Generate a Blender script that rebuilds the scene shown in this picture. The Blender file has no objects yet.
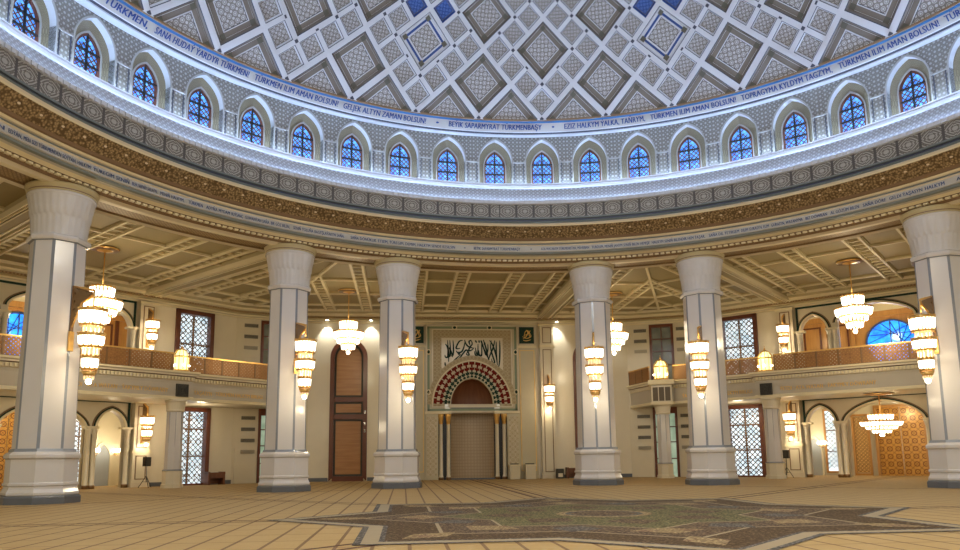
import bpy, bmesh, math, random
from mathutils import Vector, Matrix
random.seed(7)
sin, cos, PI, R_ = math.sin, math.cos, math.pi, math.radians
S2 = math.sqrt(.5)
sc = bpy.context.scene
COL = sc.collection

# ------------------------------------------------------------------ camera
pit, roll, yaw = .1493, -.0121, .1043
CAMP = Vector((-5.412, -19.973, 1.488))
Fv = Vector((sin(yaw) * cos(pit), cos(yaw) * cos(pit), sin(pit)))
Ra = Vector((cos(yaw), -sin(yaw), 0)); Ua = Ra.cross(Fv)
Rv = Ra * cos(roll) + Ua * sin(roll); Uv = Ua * cos(roll) - Ra * sin(roll)
cd = bpy.data.cameras.new('camera'); cam = bpy.data.objects.new('camera', cd); COL.objects.link(cam)
M = Matrix((Rv, Uv, -Fv)).transposed().to_4x4(); M.translation = CAMP
cam.matrix_world = M
cd.sensor_width = 36; cd.lens = 735.3 / 960 * 36; cd.shift_y = 74.5 / 960
cd.clip_start = .1; cd.clip_end = 300
sc.camera = cam

# ------------------------------------------------------------------ world, exposure, main lights
w = bpy.data.worlds.new('world'); sc.world = w; w.use_nodes = True
w.node_tree.nodes['Background'].inputs[0].default_value = (1, .89, .66, 1)
w.node_tree.nodes['Background'].inputs[1].default_value = .46
sc.view_settings.view_transform = 'Standard'; sc.view_settings.look = 'None'
sc.view_settings.gamma = 1; sc.view_settings.use_curve_mapping = False
sc.view_settings.exposure = 0.0
WARM = (1, .84, .56); COOL = (.62, .76, 1)


def area(name, loc, size, power, col, direction):
    l = bpy.data.lights.new(name, 'AREA'); l.shape = 'DISK'; l.size = size; l.energy = power; l.color = col
    o = bpy.data.objects.new(name, l); COL.objects.link(o); o.location = loc
    o.rotation_euler = Vector(direction).to_track_quat('-Z', 'Y').to_euler()
    return o


def point(name, loc, power, col, rad=.25):
    l = bpy.data.lights.new(name, 'POINT'); l.energy = power; l.color = col; l.shadow_soft_size = rad
    o = bpy.data.objects.new(name, l); COL.objects.link(o); o.location = loc
    return o


# added area fills for dome and hall, unseen; ring lamps continue the room behind
area('dome_fill_up', (0, -9, 17.5), 7, 3700, (.62, .77, 1), (0, .45, 1))
area('dome_pendant_downlight', (0, -9, 17.2), 7, 2300, (1, .88, .66), (0, .35, -1))
for an in (-150, -120, -90, 90, 120, 150, 180):
    point('ring_lamp', (20 * sin(R_(an)), 20 * cos(R_(an)), 7), 500, WARM, .5)


# ------------------------------------------------------------------ materials
class G:
    def __init__(s, name):
        s.m = bpy.data.materials.new(name); s.m.use_nodes = True; s.t = s.m.node_tree
        s.b = s.t.nodes['Principled BSDF']; s.out = s.t.nodes['Material Output']

    def n(s, ty, **kw):
        x = s.t.nodes.new(ty)
        for k, v in kw.items(): setattr(x, k, v)
        return x

    def put(s, inp, v):
        if isinstance(v, bpy.types.NodeSocket): s.t.links.new(v, inp)
        elif isinstance(v, (tuple, list)) and len(v) == 3 and inp.type == 'RGBA': inp.default_value = (*v, 1)
        else: inp.default_value = v

    def math(s, op, a, b=0., c=None):
        x = s.n('ShaderNodeMath', operation=op); s.put(x.inputs[0], a); s.put(x.inputs[1], b)
        if c is not None: s.put(x.inputs[2], c)
        return x.outputs[0]

    def mix(s, f, a, b):
        x = s.n('ShaderNodeMix', data_type='RGBA'); s.put(x.inputs[0], f); s.put(x.inputs[6], a); s.put(x.inputs[7], b)
        return x.outputs[2]

    def uv(s, sx=1., sy=1., obj=False):
        t = s.n('ShaderNodeTexCoord'); sep = s.n('ShaderNodeSeparateXYZ')
        s.t.links.new(t.outputs['Object' if obj else 'UV'], sep.inputs[0])
        return s.math('MULTIPLY', sep.outputs[0], sx), s.math('MULTIPLY', sep.outputs[1], sy), sep.outputs[2]

    def cell(s, u):   # -0.5..0.5 in each cell
        return s.math('SUBTRACT', s.math('FRACT', u), .5)

    def less(s, a, b): return s.math('LESS_THAN', a, b)
    def more(s, a, b): return s.math('GREATER_THAN', a, b)
    def mx(s, a, b): return s.math('MAXIMUM', a, b)
    def mn(s, a, b): return s.math('MINIMUM', a, b)
    def ab(s, a): return s.math('ABSOLUTE', a)

    def dist(s, a, b):
        return s.math('SQRT', s.math('ADD', s.math('MULTIPLY', a, a), s.math('MULTIPLY', b, b)))

    def noise(s, scale, detail=3., vec='Object'):
        t = s.n('ShaderNodeTexCoord'); x = s.n('ShaderNodeTexNoise'); x.inputs['Scale'].default_value = scale
        x.inputs['Detail'].default_value = detail; s.t.links.new(t.outputs[vec], x.inputs['Vector'])
        return x.outputs['Fac']

    def bump(s, h, st=.3, d=.05):
        x = s.n('ShaderNodeBump'); x.inputs['Strength'].default_value = st; x.inputs['Distance'].default_value = d
        s.put(x.inputs['Height'], h); s.t.links.new(x.outputs[0], s.b.inputs['Normal'])

    def done(s, col, rough=.5, metal=0., emit=None, es=0., spec=.5):
        s.put(s.b.inputs['Base Color'], col); s.put(s.b.inputs['Roughness'], rough); s.put(s.b.inputs['Metallic'], metal)
        s.b.inputs['Specular IOR Level'].default_value = spec
        if emit is not None:
            s.put(s.b.inputs['Emission Color'], emit); s.b.inputs['Emission Strength'].default_value = es
        return s.m


def sc3(c, k): return tuple(min(1, x * k) for x in c)


def plain(name, c, rough=.5, metal=0., var=.08, ns=1.5, spec=.5, bump=0):
    g = G(name); f = g.noise(ns, 4)
    if bump: g.bump(f, bump)
    return g.done(g.mix(f, sc3(c, 1 - var), sc3(c, 1 + var)), rough, metal, spec=spec)


def emis(name, c, e, es, rough=.4):
    g = G(name); f = g.noise(3); return g.done(g.mix(f, c, sc3(c, .9)), rough, 0, e, es)


m = {}
m['marble'] = plain('white_marble', (.60, .575, .56), .14, var=.05, ns=.9)
m['marble2'] = plain('capital_marble', (.56, .54, .53), .4, var=.07, ns=2)
m['strip'] = plain('grey_marble_inlay', (.22, .24, .28), .2)
m['slate'] = plain('dark_slate', (.11, .12, .14), .35)
m['cream'] = plain('cream_stone', (.66, .59, .44), .3, var=.05)
m['cream_d'] = plain('cream_moulding', (.62, .54, .40), .4, var=.05)
m['walltile'] = plain('polished_wall', (.74, .67, .52), .2, var=.04)
m['ceil'] = plain('ceiling_panel', (.31, .245, .115), .6, var=.05)
m['ceil2'] = plain('ceiling_plaster', (.47, .39, .215), .6, var=.05)
m['rib'] = plain('ceiling_rib', (.72, .63, .42), .5, var=.04)
m['brown'] = plain('brown_line', (.20, .12, .06), .5)
m['dkgreen'] = plain('dark_green', (.012, .04, .03), .6, spec=.2)
m['green'] = plain('sage_green', (.20, .25, .15), .45)
m['red'] = plain('red_inlay', (.15, .015, .012), .7, spec=.1)
m['black'] = plain('black_plastic', (.01, .01, .012), .4)
m['vent'] = plain('vent_dark', (.05, .045, .035), .6)
m['ventl'] = plain('vent_light', (.38, .34, .26), .6)
m['gold'] = plain('gilt_metal', (.80, .50, .16), .3, .8, var=.15, ns=6)
m['goldtxt'] = plain('gold_letters', (.80, .52, .15), .35, .2)
m['redlattice'] = plain('red_brown_lattice', (.13, .04, .025), .5)
m['bronze'] = plain('bronze_lattice', (.22, .12, .05), .4, .3)
m['silver'] = plain('steel', (.6, .6, .6), .25, 1)
m['dwhite'] = plain('dome_white', (.57, .58, .61), .45, var=.03)
m['dgrey'] = plain('drum_grey_trim', (.34, .33, .31), .5)
m['dtaupe'] = plain('dome_taupe', (.17, .145, .12), .55, var=.06)
m['dline'] = plain('dome_line', (.05, .055, .08), .5)
m['dsq'] = plain('dome_square', (.10, .095, .07), .5)
m['dblue'] = plain('dome_blue', (.02, .06, .22), .45)
m['bandblue'] = plain('blue_line', (.03, .14, .36), .4)
m['letters'] = plain('blue_letters', (.012, .045, .20), .4)
m['letters2'] = plain('slate_letters', (.03, .06, .16), .4)
m['band'] = plain('inscription_band', (.42, .40, .37), .5, var=.04)
m['band2'] = plain('inscription_band_lower', (.46, .43, .37), .5, var=.04)
m['taupe'] = plain('taupe_stone', (.30, .26, .19), .5, var=.06)
m['teal'] = plain('grey_green_moulding', (.16, .18, .17), .4)
m['wood_d'] = plain('dark_red_wood', (.13, .035, .015), .3, var=.15, ns=4)
m['greyniche'] = plain('grey_niche', (.33, .36, .40), .4)
m['crystal'] = emis('lit_crystal', (1, .9, .7), (1, .88, .70), 3.6)
m['bulb'] = emis('lit_bulb', (1, .9, .7), (1, .88, .66), 12)
m['crystal_dim'] = emis('hanging_crystal', (.9, .8, .6), (1, .68, .34), .55, .2)
m['lantern'] = emis('lantern_glow', (.9, .9, .5), (.95, .85, .35), 1.6)
m['mcream'] = plain('mihrab_stone', (.50, .44, .29), .4, var=.06)
m['icream'] = plain('inlay_cream', (.56, .50, .36), .7, spec=.1)
m['tanpanel'] = plain('tan_panel', (.11, .08, .045), .5)
m['fascia'] = plain('balcony_stone', (.46, .41, .33), .3, var=.05)
m['led'] = emis('cool_led', (.8, .9, 1), (.50, .70, 1), 72)
m['led2'] = emis('cool_led_soft', (.8, .9, 1), (.42, .60, 1), 85)
m['spot'] = emis('downlight', (1, 1, .9), (1, .95, .8), 30)


def wood(name, c1, c2, sx=1., sy=12., rough=.35):
    g = G(name); t = g.n('ShaderNodeTexCoord'); mp = g.n('ShaderNodeMapping'); g.t.links.new(t.outputs['UV'], mp.inputs[0])
    mp.inputs['Scale'].default_value = (sx, sy, 1); x = g.n('ShaderNodeTexNoise'); x.inputs['Scale'].default_value = 1.2
    x.inputs['Detail'].default_value = 5; g.t.links.new(mp.outputs[0], x.inputs['Vector'])
    return g.done(g.mix(x.outputs['Fac'], c1, c2), rough)


m['wood'] = wood('walnut_panel', (.26, .105, .032), (.50, .255, .095), .5, 5)
m['wood_o'] = wood('honey_wood', (.36, .16, .04), (.62, .33, .10), 6, .6)
m['wood_r'] = wood('red_brown_wood', (.10, .03, .012), (.24, .09, .04), 5, .6)


def dots(name, bg, fg, su, sv, r1=.30, r2=.16, rough=.5, line=None, lw=.05, bump=0, solid=False):
    """rosettes in cell centres and small dots on the cell corners"""
    g = G(name); u, v, _ = g.uv(su, sv); a, b = g.cell(u), g.cell(v); d = g.dist(a, b)
    ring = g.less(d, r1) if solid else g.mx(g.less(d, r1 * .45), g.math('MULTIPLY', g.more(d, r1 * .75), g.less(d, r1)))
    a2, b2 = g.math('SUBTRACT', .5, g.ab(a)), g.math('SUBTRACT', .5, g.ab(b))
    f = g.mx(ring, g.less(g.dist(a2, b2), r2))
    c = g.mix(f, bg, fg)
    if line:
        c = g.mix(g.mx(g.less(a2, lw), g.less(b2, lw)), c, line)
    if bump: g.bump(f, bump, .03)
    return g.done(c, rough)


m['dpat'] = dots('dome_star_pattern', (.21, .19, .172), (.52, .52, .52), 4, 4, .34, .2)
m['dpat_s'] = dots('dome_star_pattern_small', (.20, .18, .165), (.50, .50, .50), 3, 3, .34, .2)
m['dbluepat'] = dots('dome_blue_pattern', (.015, .06, .24), (.08, .16, .42), 3, 3, .34, .2)
m['spandrel'] = dots('perforated_panel', (.175, .16, .135), (.36, .35, .34), 4.2, 4.2, .24, .12, bump=.4, solid=True)
m['slantpat'] = dots('perforated_slope', (.30, .29, .275), (.50, .50, .50), 4, 4, .25, .14, solid=True)
m['archgold'] = dots('arch_band_gold', (.15, .125, .08), (.25, .21, .13), 9, 9, .3, .2)
m['soffitpat'] = dots('soffit_pattern', (.20, .12, .045), (.42, .30, .14), 5, 5, .3, .25)
m['mihtaupe'] = dots('mihrab_pattern', (.44, .36, .22), (.30, .22, .10), 3.2, 3.2, .32, .14)
m['tilegrid'] = dots('mihrab_tiles', (.40, .30, .19), (.44, .33, .21), 4, 4, .3, .1, line=(.30, .21, .12), lw=.05, rough=.3)
m['ornament'] = dots('ornament_panel', (.55, .47, .32), (.44, .36, .22), 2.4, 2.4, .36, .22)


def squares(name):
    g = G(name); u, v, _ = g.uv(1.0, 1.0); a, b = g.cell(u), g.cell(v); aa, bb = g.ab(a), g.ab(b)
    d = g.dist(a, b)
    star = g.math('PINGPONG', g.math('MULTIPLY', g.math('ADD', aa, bb), 14), 1)
    star2 = g.math('PINGPONG', g.math('MULTIPLY', d, 13), 1)
    f = g.more(g.math('ADD', star, star2), 1.05)
    f = g.mx(f, g.less(d, .13))
    c = g.mix(f, (.13, .11, .085), (.36, .33, .28))
    c = g.mix(g.more(aa, .44), c, (.07, .06, .05))
    g.bump(f, .4, .03)
    return g.done(c, .5)


m['squares'] = squares('carved_square_panels')


def foliage():
    g = G('gilded_foliage'); t = g.n('ShaderNodeTexCoord'); x = g.n('ShaderNodeTexVoronoi'); x.inputs['Scale'].default_value = 10
    g.t.links.new(t.outputs['Object'], x.inputs['Vector']); d = x.outputs['Distance']
    u, v, _ = g.uv(1 / 1.0, 1 / .9); a, b = g.cell(u), g.cell(v)
    st = g.less(g.dist(a, g.math('SUBTRACT', b, .12)), .07)
    c = g.mix(g.math('MULTIPLY', d, 1.5), (.52, .36, .17), (.11, .065, .025)); c = g.mix(st, c, (.75, .62, .42))
    g.bump(d, -.9, .1)
    return g.done(c, .4, .25)


m['foliage'] = foliage()


def lattice(name, c, sp=6., wd=.16, metal=.5, swirl=True):
    """pierced metal screen: alternate holes and bars"""
    g = G(name); u, v, _ = g.uv(sp, sp); p, q = g.math('ADD', u, v), g.math('SUBTRACT', u, v)
    l1 = g.less(g.math('PINGPONG', p, 1), wd * 2); l2 = g.less(g.math('PINGPONG', q, 1), wd * 2)
    f = g.mx(l1, l2); f = g.mx(f, g.less(g.dist(g.cell(g.math('MULTIPLY', u, .5)), g.cell(g.math('MULTIPLY', v, .5))), .2))
    tr = g.n('ShaderNodeBsdfTransparent'); ms = g.n('ShaderNodeMixShader'); g.put(ms.inputs[0], f)
    g.t.links.new(tr.outputs[0], ms.inputs[1]); g.t.links.new(g.b.outputs[0], ms.inputs[2]); g.t.links.new(ms.outputs[0], g.out.inputs[0])
    x = g.noise(3.)
    return g.done(g.mix(x, sc3(c, .75), sc3(c, 1.2)), .35, metal)


m['railing'] = lattice('pierced_gilt_screen', (.34, .165, .055), 8.5, .33, .3)
m['pierced'] = lattice('pierced_bracket', (.22, .13, .05), 6, .3, .4)


def doorpat():
    g = G('geometric_gold_door'); u, v, _ = g.uv(1.8, 1.8); a, b = g.cell(u), g.cell(v); d = g.dist(a, b)
    ring = g.math('MULTIPLY', g.more(d, .24), g.less(d, .34))
    p = g.math('PINGPONG', g.math('ADD', u, v), .5); q = g.math('PINGPONG', g.math('SUBTRACT', u, v), .5)
    ln = g.mx(g.less(p, .035), g.less(q, .035))
    c = g.mix(g.noise(2.), (.55, .27, .045), (.72, .39, .08)); c = g.mix(ln, c, (.26, .09, .015)); c = g.mix(ring, c, (.18, .05, .01))
    g.bump(g.mx(ring, ln), .3, .03)
    return g.done(c, .3, .1)


m['golddoor'] = doorpat()
m['screenwood'] = dots('wood_screen', (.16, .07, .015), (.80, .50, .18), 3.6, 3.6, .42, .2, rough=.4)


def pane(name, c1, c2, es, ns=4.):
    g = G(name); f = g.noise(ns, 2); f = g.math('MULTIPLY', g.math('SUBTRACT', f, .3), 2.2)
    c = g.mix(f, c1, c2); return g.done(c, .15, 0, c, es)


m['blueglass'] = pane('blue_daylit_glass', (.03, .12, .55), (.15, .48, .95), 1.35, 5)
m['bigblue'] = pane('blue_stained_glass', (.005, .07, .75), (.03, .38, 1), 1.6, 1.6)
m['palepane'] = pane('pale_daylit_glass', (.45, .62, .72), (.9, .97, 1), 1.45, 1.3)
m['greenpane2'] = pane('green_daylit_glass', (.2, .3, .2), (.45, .55, .42), .7, 1.)
m['greenpane'] = pane('greenish_daylit_glass', (.06, .055, .035), (.12, .11, .07), .5, 1.)


def floormat():
    g = G('beige_rug_floor'); u, v, _ = g.uv(1, 1, obj=True)
    lx = g.less(g.math('PINGPONG', g.math('ADD', u, .1), .325), .035)
    ly = g.less(g.math('PINGPONG', g.math('ADD', v, .0), .65), .028)
    az = g.math('DIVIDE', g.math('ARCTAN2', u, v), PI / 4)
    r = g.dist(u, v)
    fr = g.math('ABSOLUTE', g.math('SUBTRACT', g.math('FRACT', g.math('ADD', az, .5)), .5))
    off = g.math('MULTIPLY', g.math('MULTIPLY', fr, PI / 4), r)
    db = g.math('MULTIPLY', g.less(g.ab(g.math('SUBTRACT', off, .26)), .075), g.more(r, 7.6))
    # octagonal border lines
    angc = g.math('MULTIPLY', g.math('SUBTRACT', g.math('FRACT', g.math('ADD', az, .5)), .5), PI / 4)
    apo = g.math('MULTIPLY', r, g.math('COSINE', angc))
    oc = g.less(g.ab(g.math('SUBTRACT', apo, 20.2)), .12)
    n1 = g.noise(1.5, 4); base = g.mix(n1, (.40, .275, .115), (.49, .345, .155))
    fine = g.noise(14, 3); base = g.mix(g.math('MULTIPLY', fine, .45), base, (.28, .18, .08))
    c = g.mix(g.math('MULTIPLY', lx, .75), base, (.12, .06, .035)); c = g.mix(g.math('MULTIPLY', ly, .6), c, (.14, .07, .04))
    c = g.mix(g.mx(db, oc), c, (.085, .035, .02))
    g.bump(fine, .2, .01)
    return g.done(c, .75, spec=.2)


m['floor'] = floormat()


def rugmat(name, c1, c2, c3, sx=3.2, sy=3.2):
    g = G(name); u, v, _ = g.uv(sx, sy, obj=True); a, b = g.cell(u), g.cell(v)
    f = g.less(g.math('ADD', g.ab(a), g.ab(b)), .3); n1 = g.noise(5., 4); n2 = g.noise(1.1, 3)
    n3 = g.noise(16., 2); c = g.mix(g.math('MULTIPLY', g.math('SUBTRACT', n1, .3), 2.2), c1, c2); c = g.mix(g.math('MULTIPLY', f, .8), c, c3); c = g.mix(g.more(n3, .58), c, sc3(c2, 1.7)); c = g.mix(g.less(n3, .40), c, sc3(c3, .7))
    c = g.mix(g.math('MULTIPLY', n2, .4), c, c1)
    return g.done(c, .85, spec=.15)


m['rug_cream'] = plain('rug_cream', (.33, .265, .17), .85, var=.1, ns=3, spec=.15)
m['rug_brown'] = rugmat('rug_brown', (.06, .038, .02), (.12, .08, .042), (.055, .03, .02))
m['rug_plum'] = rugmat('rug_plum', (.075, .046, .03), (.16, .115, .068), (.05, .028, .024), 2.4, 2.4)
m['rug_tan'] = rugmat('rug_tan', (.22, .16, .085), (.28, .21, .11), (.16, .08, .055), 1.1, 1.1)
m['rug_green'] = rugmat('rug_green', (.075, .07, .03), (.18, .155, .075), (.07, .055, .03), 1.6, 1.6)
m['rug_grey'] = rugmat('rug_grey', (.06, .055, .05), (.16, .14, .12), (.06, .05, .05), 3, 3)


# ------------------------------------------------------------------ mesh builder
class MB:
    def __init__(s): s.v = []; s.f = []; s.mi = []; s.uv = []; s.mats = []; s.sm = []

    def mat(s, k):
        if k not in s.mats: s.mats.append(k)
        return s.mats.index(k)

    def face(s, pts, k, uv=None, smooth=False):
        i = len(s.v); s.v += [tuple(p) for p in pts]; s.f.append(list(range(i, i + len(pts)))); s.mi.append(s.mat(k))
        s.uv.append(uv if uv else [(p[0] + p[1] * .7, p[2]) for p in pts]); s.sm.append(smooth)

    def box(s, T, s0, s1, o0, o1, z0, z1, k, ns=1):
        for j in range(ns):
            a, b = s0 + (s1 - s0) * j / ns, s0 + (s1 - s0) * (j + 1) / ns
            P = lambda x, o, z: T(x, o, z)
            Q = [((a, o0, z0), (b, o0, z0), (b, o0, z1), (a, o0, z1)), ((b, o1, z0), (a, o1, z0), (a, o1, z1), (b, o1, z1)),
                 ((a, o0, z1), (b, o0, z1), (b, o1, z1), (a, o1, z1)), ((a, o1, z0), (b, o1, z0), (b, o0, z0), (a, o0, z0))]
            if j == 0: Q.append(((a, o1, z0), (a, o0, z0), (a, o0, z1), (a, o1, z1)))
            if j == ns - 1: Q.append(((b, o0, z0), (b, o1, z0), (b, o1, z1), (b, o0, z1)))
            for n_, q in enumerate(Q):
                if n_ in (0, 1): uv = [(p[0], p[2]) for p in q]
                elif n_ in (2, 3): uv = [(p[0], p[1]) for p in q]
                else: uv = [(p[1], p[2]) for p in q]
                s.face([P(*p) for p in q], k, uv)

    def prism(s, T, poly, o0, o1, k, kside=None):
        """poly in (s,z), extruded from o0 to o1"""
        s.face([T(x, o0, z) for x, z in poly], k, [(x, z) for x, z in poly])
        s.face([T(x, o1, z) for x, z in reversed(poly)], k, [(x, z) for x, z in reversed(poly)])
        n = len(poly); L = 0
        for i in range(n):
            a, b = poly[i], poly[(i + 1) % n]; d = math.dist(a, b)
            s.face([T(a[0], o0, a[1]), T(a[0], o1, a[1]), T(b[0], o1, b[1]), T(b[0], o0, b[1])], kside or k,
                   [(L, o0), (L, o1), (L + d, o1), (L + d, o0)]); L += d

    def band(s, T, A, B, o0, o1, k, kside=None, close=False):
        """flat band between two matching curves A (inner) and B (outer), front at o0, back at o1"""
        n = len(A); rng = range(n if close else n - 1); L = 0
        for i in rng:
            j = (i + 1) % n; d = math.dist(B[i], B[j])
            s.face([T(A[i][0], o0, A[i][1]), T(A[j][0], o0, A[j][1]), T(B[j][0], o0, B[j][1]), T(B[i][0], o0, B[i][1])], k,
                   [(L, 0), (L + d, 0), (L + d, .3), (L, .3)])
            if o1 != o0:
                for C in (A, B):
                    s.face([T(C[i][0], o0, C[i][1]), T(C[j][0], o0, C[j][1]), T(C[j][0], o1, C[j][1]), T(C[i][0], o1, C[i][1])], kside or k)
            L += d

    def lathe(s, prof, n=32, c=(0, 0, 0), a0=0., a1=2 * PI, rref=None, smooth=True, phase=0.):
        """prof: list of (r, z, mat) ; mat applies to the segment that ends there"""
        full = abs(a1 - a0 - 2 * PI) < 1e-6; L = 0
        for j in range(1, len(prof)):
            r0, z0 = prof[j - 1][:2]; r1, z1, k = prof[j]; d = math.hypot(r1 - r0, z1 - z0); rr = rref or max(r0, r1)
            for i in range(n):
                t0, t1 = phase + a0 + (a1 - a0) * i / n, phase + a0 + (a1 - a0) * (i + 1) / n
                P = lambda r, t, z: (c[0] + r * sin(t), c[1] + r * cos(t), c[2] + z)
                pts = [P(r0, t0, z0), P(r0, t1, z0), P(r1, t1, z1), P(r1, t0, z1)]
                v0, v1 = (0, 1) if k in ('squares', 'foliage') else (L, L + d)
                s.face(pts, k, [(t0 * rr, v0), (t1 * rr, v0), (t1 * rr, v1), (t0 * rr, v1)], smooth)
            L += d

    def tube(s, pts, r, k, n=6):
        pts = [Vector(p) for p in pts]; rings = []
        for i, p in enumerate(pts):
            d = (pts[min(i + 1, len(pts) - 1)] - pts[max(i - 1, 0)]).normalized()
            a = d.orthogonal().normalized(); b = d.cross(a)
            rr = r[i] if isinstance(r, (list, tuple)) else r
            rings.append([p + (a * cos(2 * PI * j / n) + b * sin(2 * PI * j / n)) * rr for j in range(n)])
        for i in range(len(rings) - 1):
            for j in range(n):
                s.face([rings[i][j], rings[i][(j + 1) % n], rings[i + 1][(j + 1) % n], rings[i + 1][j]], k, smooth=True)
        s.face(rings[0][::-1], k); s.face(rings[-1], k)

    def ball(s, c, r, k, n=10, sz=1.):
        pr = [(r * sin(PI * i / 6) + 1e-4, -r * sz * cos(PI * i / 6), k) for i in range(7)]
        s.lathe(pr, n, c)

    def build(s, name, parent=None, base=None, local=False):
        me = bpy.data.meshes.new(name)
        if parent is not None:
            off = Vector((0, 0, 0)) if local else Vector(parent['_w'])
        else:
            off = Vector(base) if base is not None else Vector((0, 0, 0))
        me.from_pydata([tuple(Vector(v) - off) for v in s.v], [], s.f)
        for k in s.mats: me.materials.append(m[k])
        me.polygons.foreach_set('material_index', s.mi); me.polygons.foreach_set('use_smooth', s.sm)
        ul = me.uv_layers.new(name='UVMap'); flat = [c for f in s.uv for p in f for c in p]; ul.data.foreach_set('uv', flat)
        bm = bmesh.new(); bm.from_mesh(me); bmesh.ops.remove_doubles(bm, verts=bm.verts, dist=1e-5)
        bmesh.ops.recalc_face_normals(bm, faces=bm.faces); bm.to_mesh(me); bm.free(); me.update()
        o = bpy.data.objects.new(name, me); COL.objects.link(o)
        if parent is not None:
            o.parent = parent; o['_w'] = tuple(off)
        else:
            o.location = off; o['_w'] = tuple(off)
        return o


def tag(o, label, cat, group=None, kind=None):
    o['label'] = label; o['category'] = cat
    if group: o['group'] = group
    if kind: o['kind'] = kind
    return o


def struct(o, label=None, cat=None):
    o['kind'] = 'structure'
    if label: o['label'] = label; o['category'] = cat or 'architecture'
    return o


def root(name, loc, label, cat, group=None, rz=0.):
    o = bpy.data.objects.new(name, None); COL.objects.link(o); o.location = loc; o.rotation_euler = (0, 0, rz); o['_w'] = tuple(loc)
    o.empty_display_size = .3
    return tag(o, label, cat, group)


def copy_tree(o, parent=None):
    c = o.copy(); COL.objects.link(c); c.parent = parent
    if parent is not None: c.matrix_parent_inverse = Matrix()
    for ch in [x for x in o.children]: copy_tree(ch, c)
    return c


# ------------------------------------------------------------------ frames
def TM(s, o, z): return (s, o, z)
def TR(s, o, z): return (S2 * o - S2 * s, S2 * o + S2 * s, z)
def TL(s, o, z): x, y, z = TR(s, o, z); return (-x, y, z)
def mirror(T): return lambda s, o, z: (-T(s, o, z)[0], T(s, o, z)[1], z)


q8 = PI / 8
def TCR(s, o, z): return (sin(q8) * o + cos(q8) * s, cos(q8) * o - sin(q8) * s, z)
TCL = mirror(TCR)
def TX(s, o, z): return (s, o, z)
def shift(T, ds): return lambda s, o, z: T(s + ds, o, z)


def arch(c, w_, zs, za, n=16):
    """pointed (rise>=half width) or flattened arch, from left to right"""
    h = za - zs; P = []
    if h >= w_:
        Rr = (w_ * w_ + h * h) / (2 * w_); t1 = math.asin(h / Rr) if h < Rr else PI / 2
        if Rr - w_ < 0: t1 = PI - math.asin(min(1, h / Rr))
        for i in range(n // 2 + 1):
            t = t1 * i / (n // 2); P.append((c + Rr - w_ - Rr * cos(t), zs + Rr * sin(t)))
    else:
        for i in range(n // 2 + 1):
            t = PI / 2 * i / (n // 2); x = -w_ * cos(t); zz = .78 * math.sqrt(max(0, 1 - (x / w_) ** 2)) + .22 * (1 - abs(x) / w_)
            P.append((c + x, zs + h * zz))
    return P + [(2 * c - x, z) for x, z in reversed(P[:-1])]


def outline(c, w_, zs, za, z0, n=16):
    a = arch(c, w_, zs, za, n); return [(c - w_, z0)] + a + [(c + w_, z0)]


def wall_with_arches(mb, T, s0, s1, z0, z1, o0, o1, ops, k, kr=None, ns=16):
    """ops: (c, halfwidth, zspring, zapex, zbottom), sorted"""
    kr = kr or k; cur = s0
    for c, w_, zs, za, zb in ops:
        if c - w_ > cur: mb.box(T, cur, c - w_, o0, o1, z0, z1, k)
        A = arch(c, w_, zs, za, ns)
        for i in range(len(A) - 1):
            a, b = A[i], A[i + 1]
            mb.face([T(a[0], o0, a[1]), T(b[0], o0, b[1]), T(b[0], o0, z1), T(a[0], o0, z1)], k, [(a[0], a[1]), (b[0], b[1]), (b[0], z1), (a[0], z1)])
            mb.face([T(a[0], o0, a[1]), T(a[0], o1, a[1]), T(b[0], o1, b[1]), T(b[0], o0, b[1])], kr)
            mb.face([T(a[0], o1, a[1]), T(a[0], o1, z1), T(b[0], o1, z1), T(b[0], o1, b[1])], k)
        for x in (c - w_, c + w_):
            mb.face([T(x, o0, zb), T(x, o0, zs), T(x, o1, zs), T(x, o1, zb)], kr)
        if zb > z0: mb.box(T, c - w_, c + w_, o0, o1, z0, zb, k)
        cur = c + w_
    if cur < s1: mb.box(T, cur, s1, o0, o1, z0, z1, k)


def path_extrude(mb, path, prof, closed=False):
    """path: 2D points; prof: (offset to the left-hand normal side, z, mat)"""
    n = len(path); P = [Vector(p) for p in path]

    def off(i, d):
        if 0 < i < n - 1:
            e0 = (P[i] - P[i - 1]).normalized(); e1 = (P[i + 1] - P[i]).normalized()
            n0, n1 = Vector((-e0.y, e0.x)), Vector((-e1.y, e1.x)); b = (n0 + n1).normalized(); return P[i] + b * d / max(.3, b.dot(n0))
        e = (P[1] - P[0]).normalized() if i == 0 else (P[-1] - P[-2]).normalized()
        return P[i] + Vector((-e.y, e.x)) * d
    for j in range(1, len(prof)):
        d0, z0 = prof[j - 1][:2]; d1, z1, k = prof[j]; L = 0
        for i in range(n - 1):
            a0, b0, a1, b1 = off(i, d0), off(i + 1, d0), off(i, d1), off(i + 1, d1); l = (P[i + 1] - P[i]).length
            mb.face([(*a0, z0), (*b0, z0), (*b1, z1), (*a1, z1)], k, [(L, z0), (L + l, z0), (L + l, z1 + (d1 - d0)), (L, z1 + (d1 - d0))]); L += l


def frame_line(mb, T, s0, s1, z0, z1, o, w_, k, d=.03):
    mb.box(T, s0, s1, o - d, o, z0, z0 + w_, k); mb.box(T, s0, s1, o - d, o, z1 - w_, z1, k)
    mb.box(T, s0, s0 + w_, o - d, o, z0, z1, k); mb.box(T, s1 - w_, s1, o - d, o, z0, z1, k)


# ------------------------------------------------------------------ floor and shell walls
b = MB(); b.face([(-60, -60, 0), (60, -60, 0), (60, 60, 0), (-60, 60, 0)], 'floor'); struct(b.build('floor'))

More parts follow.
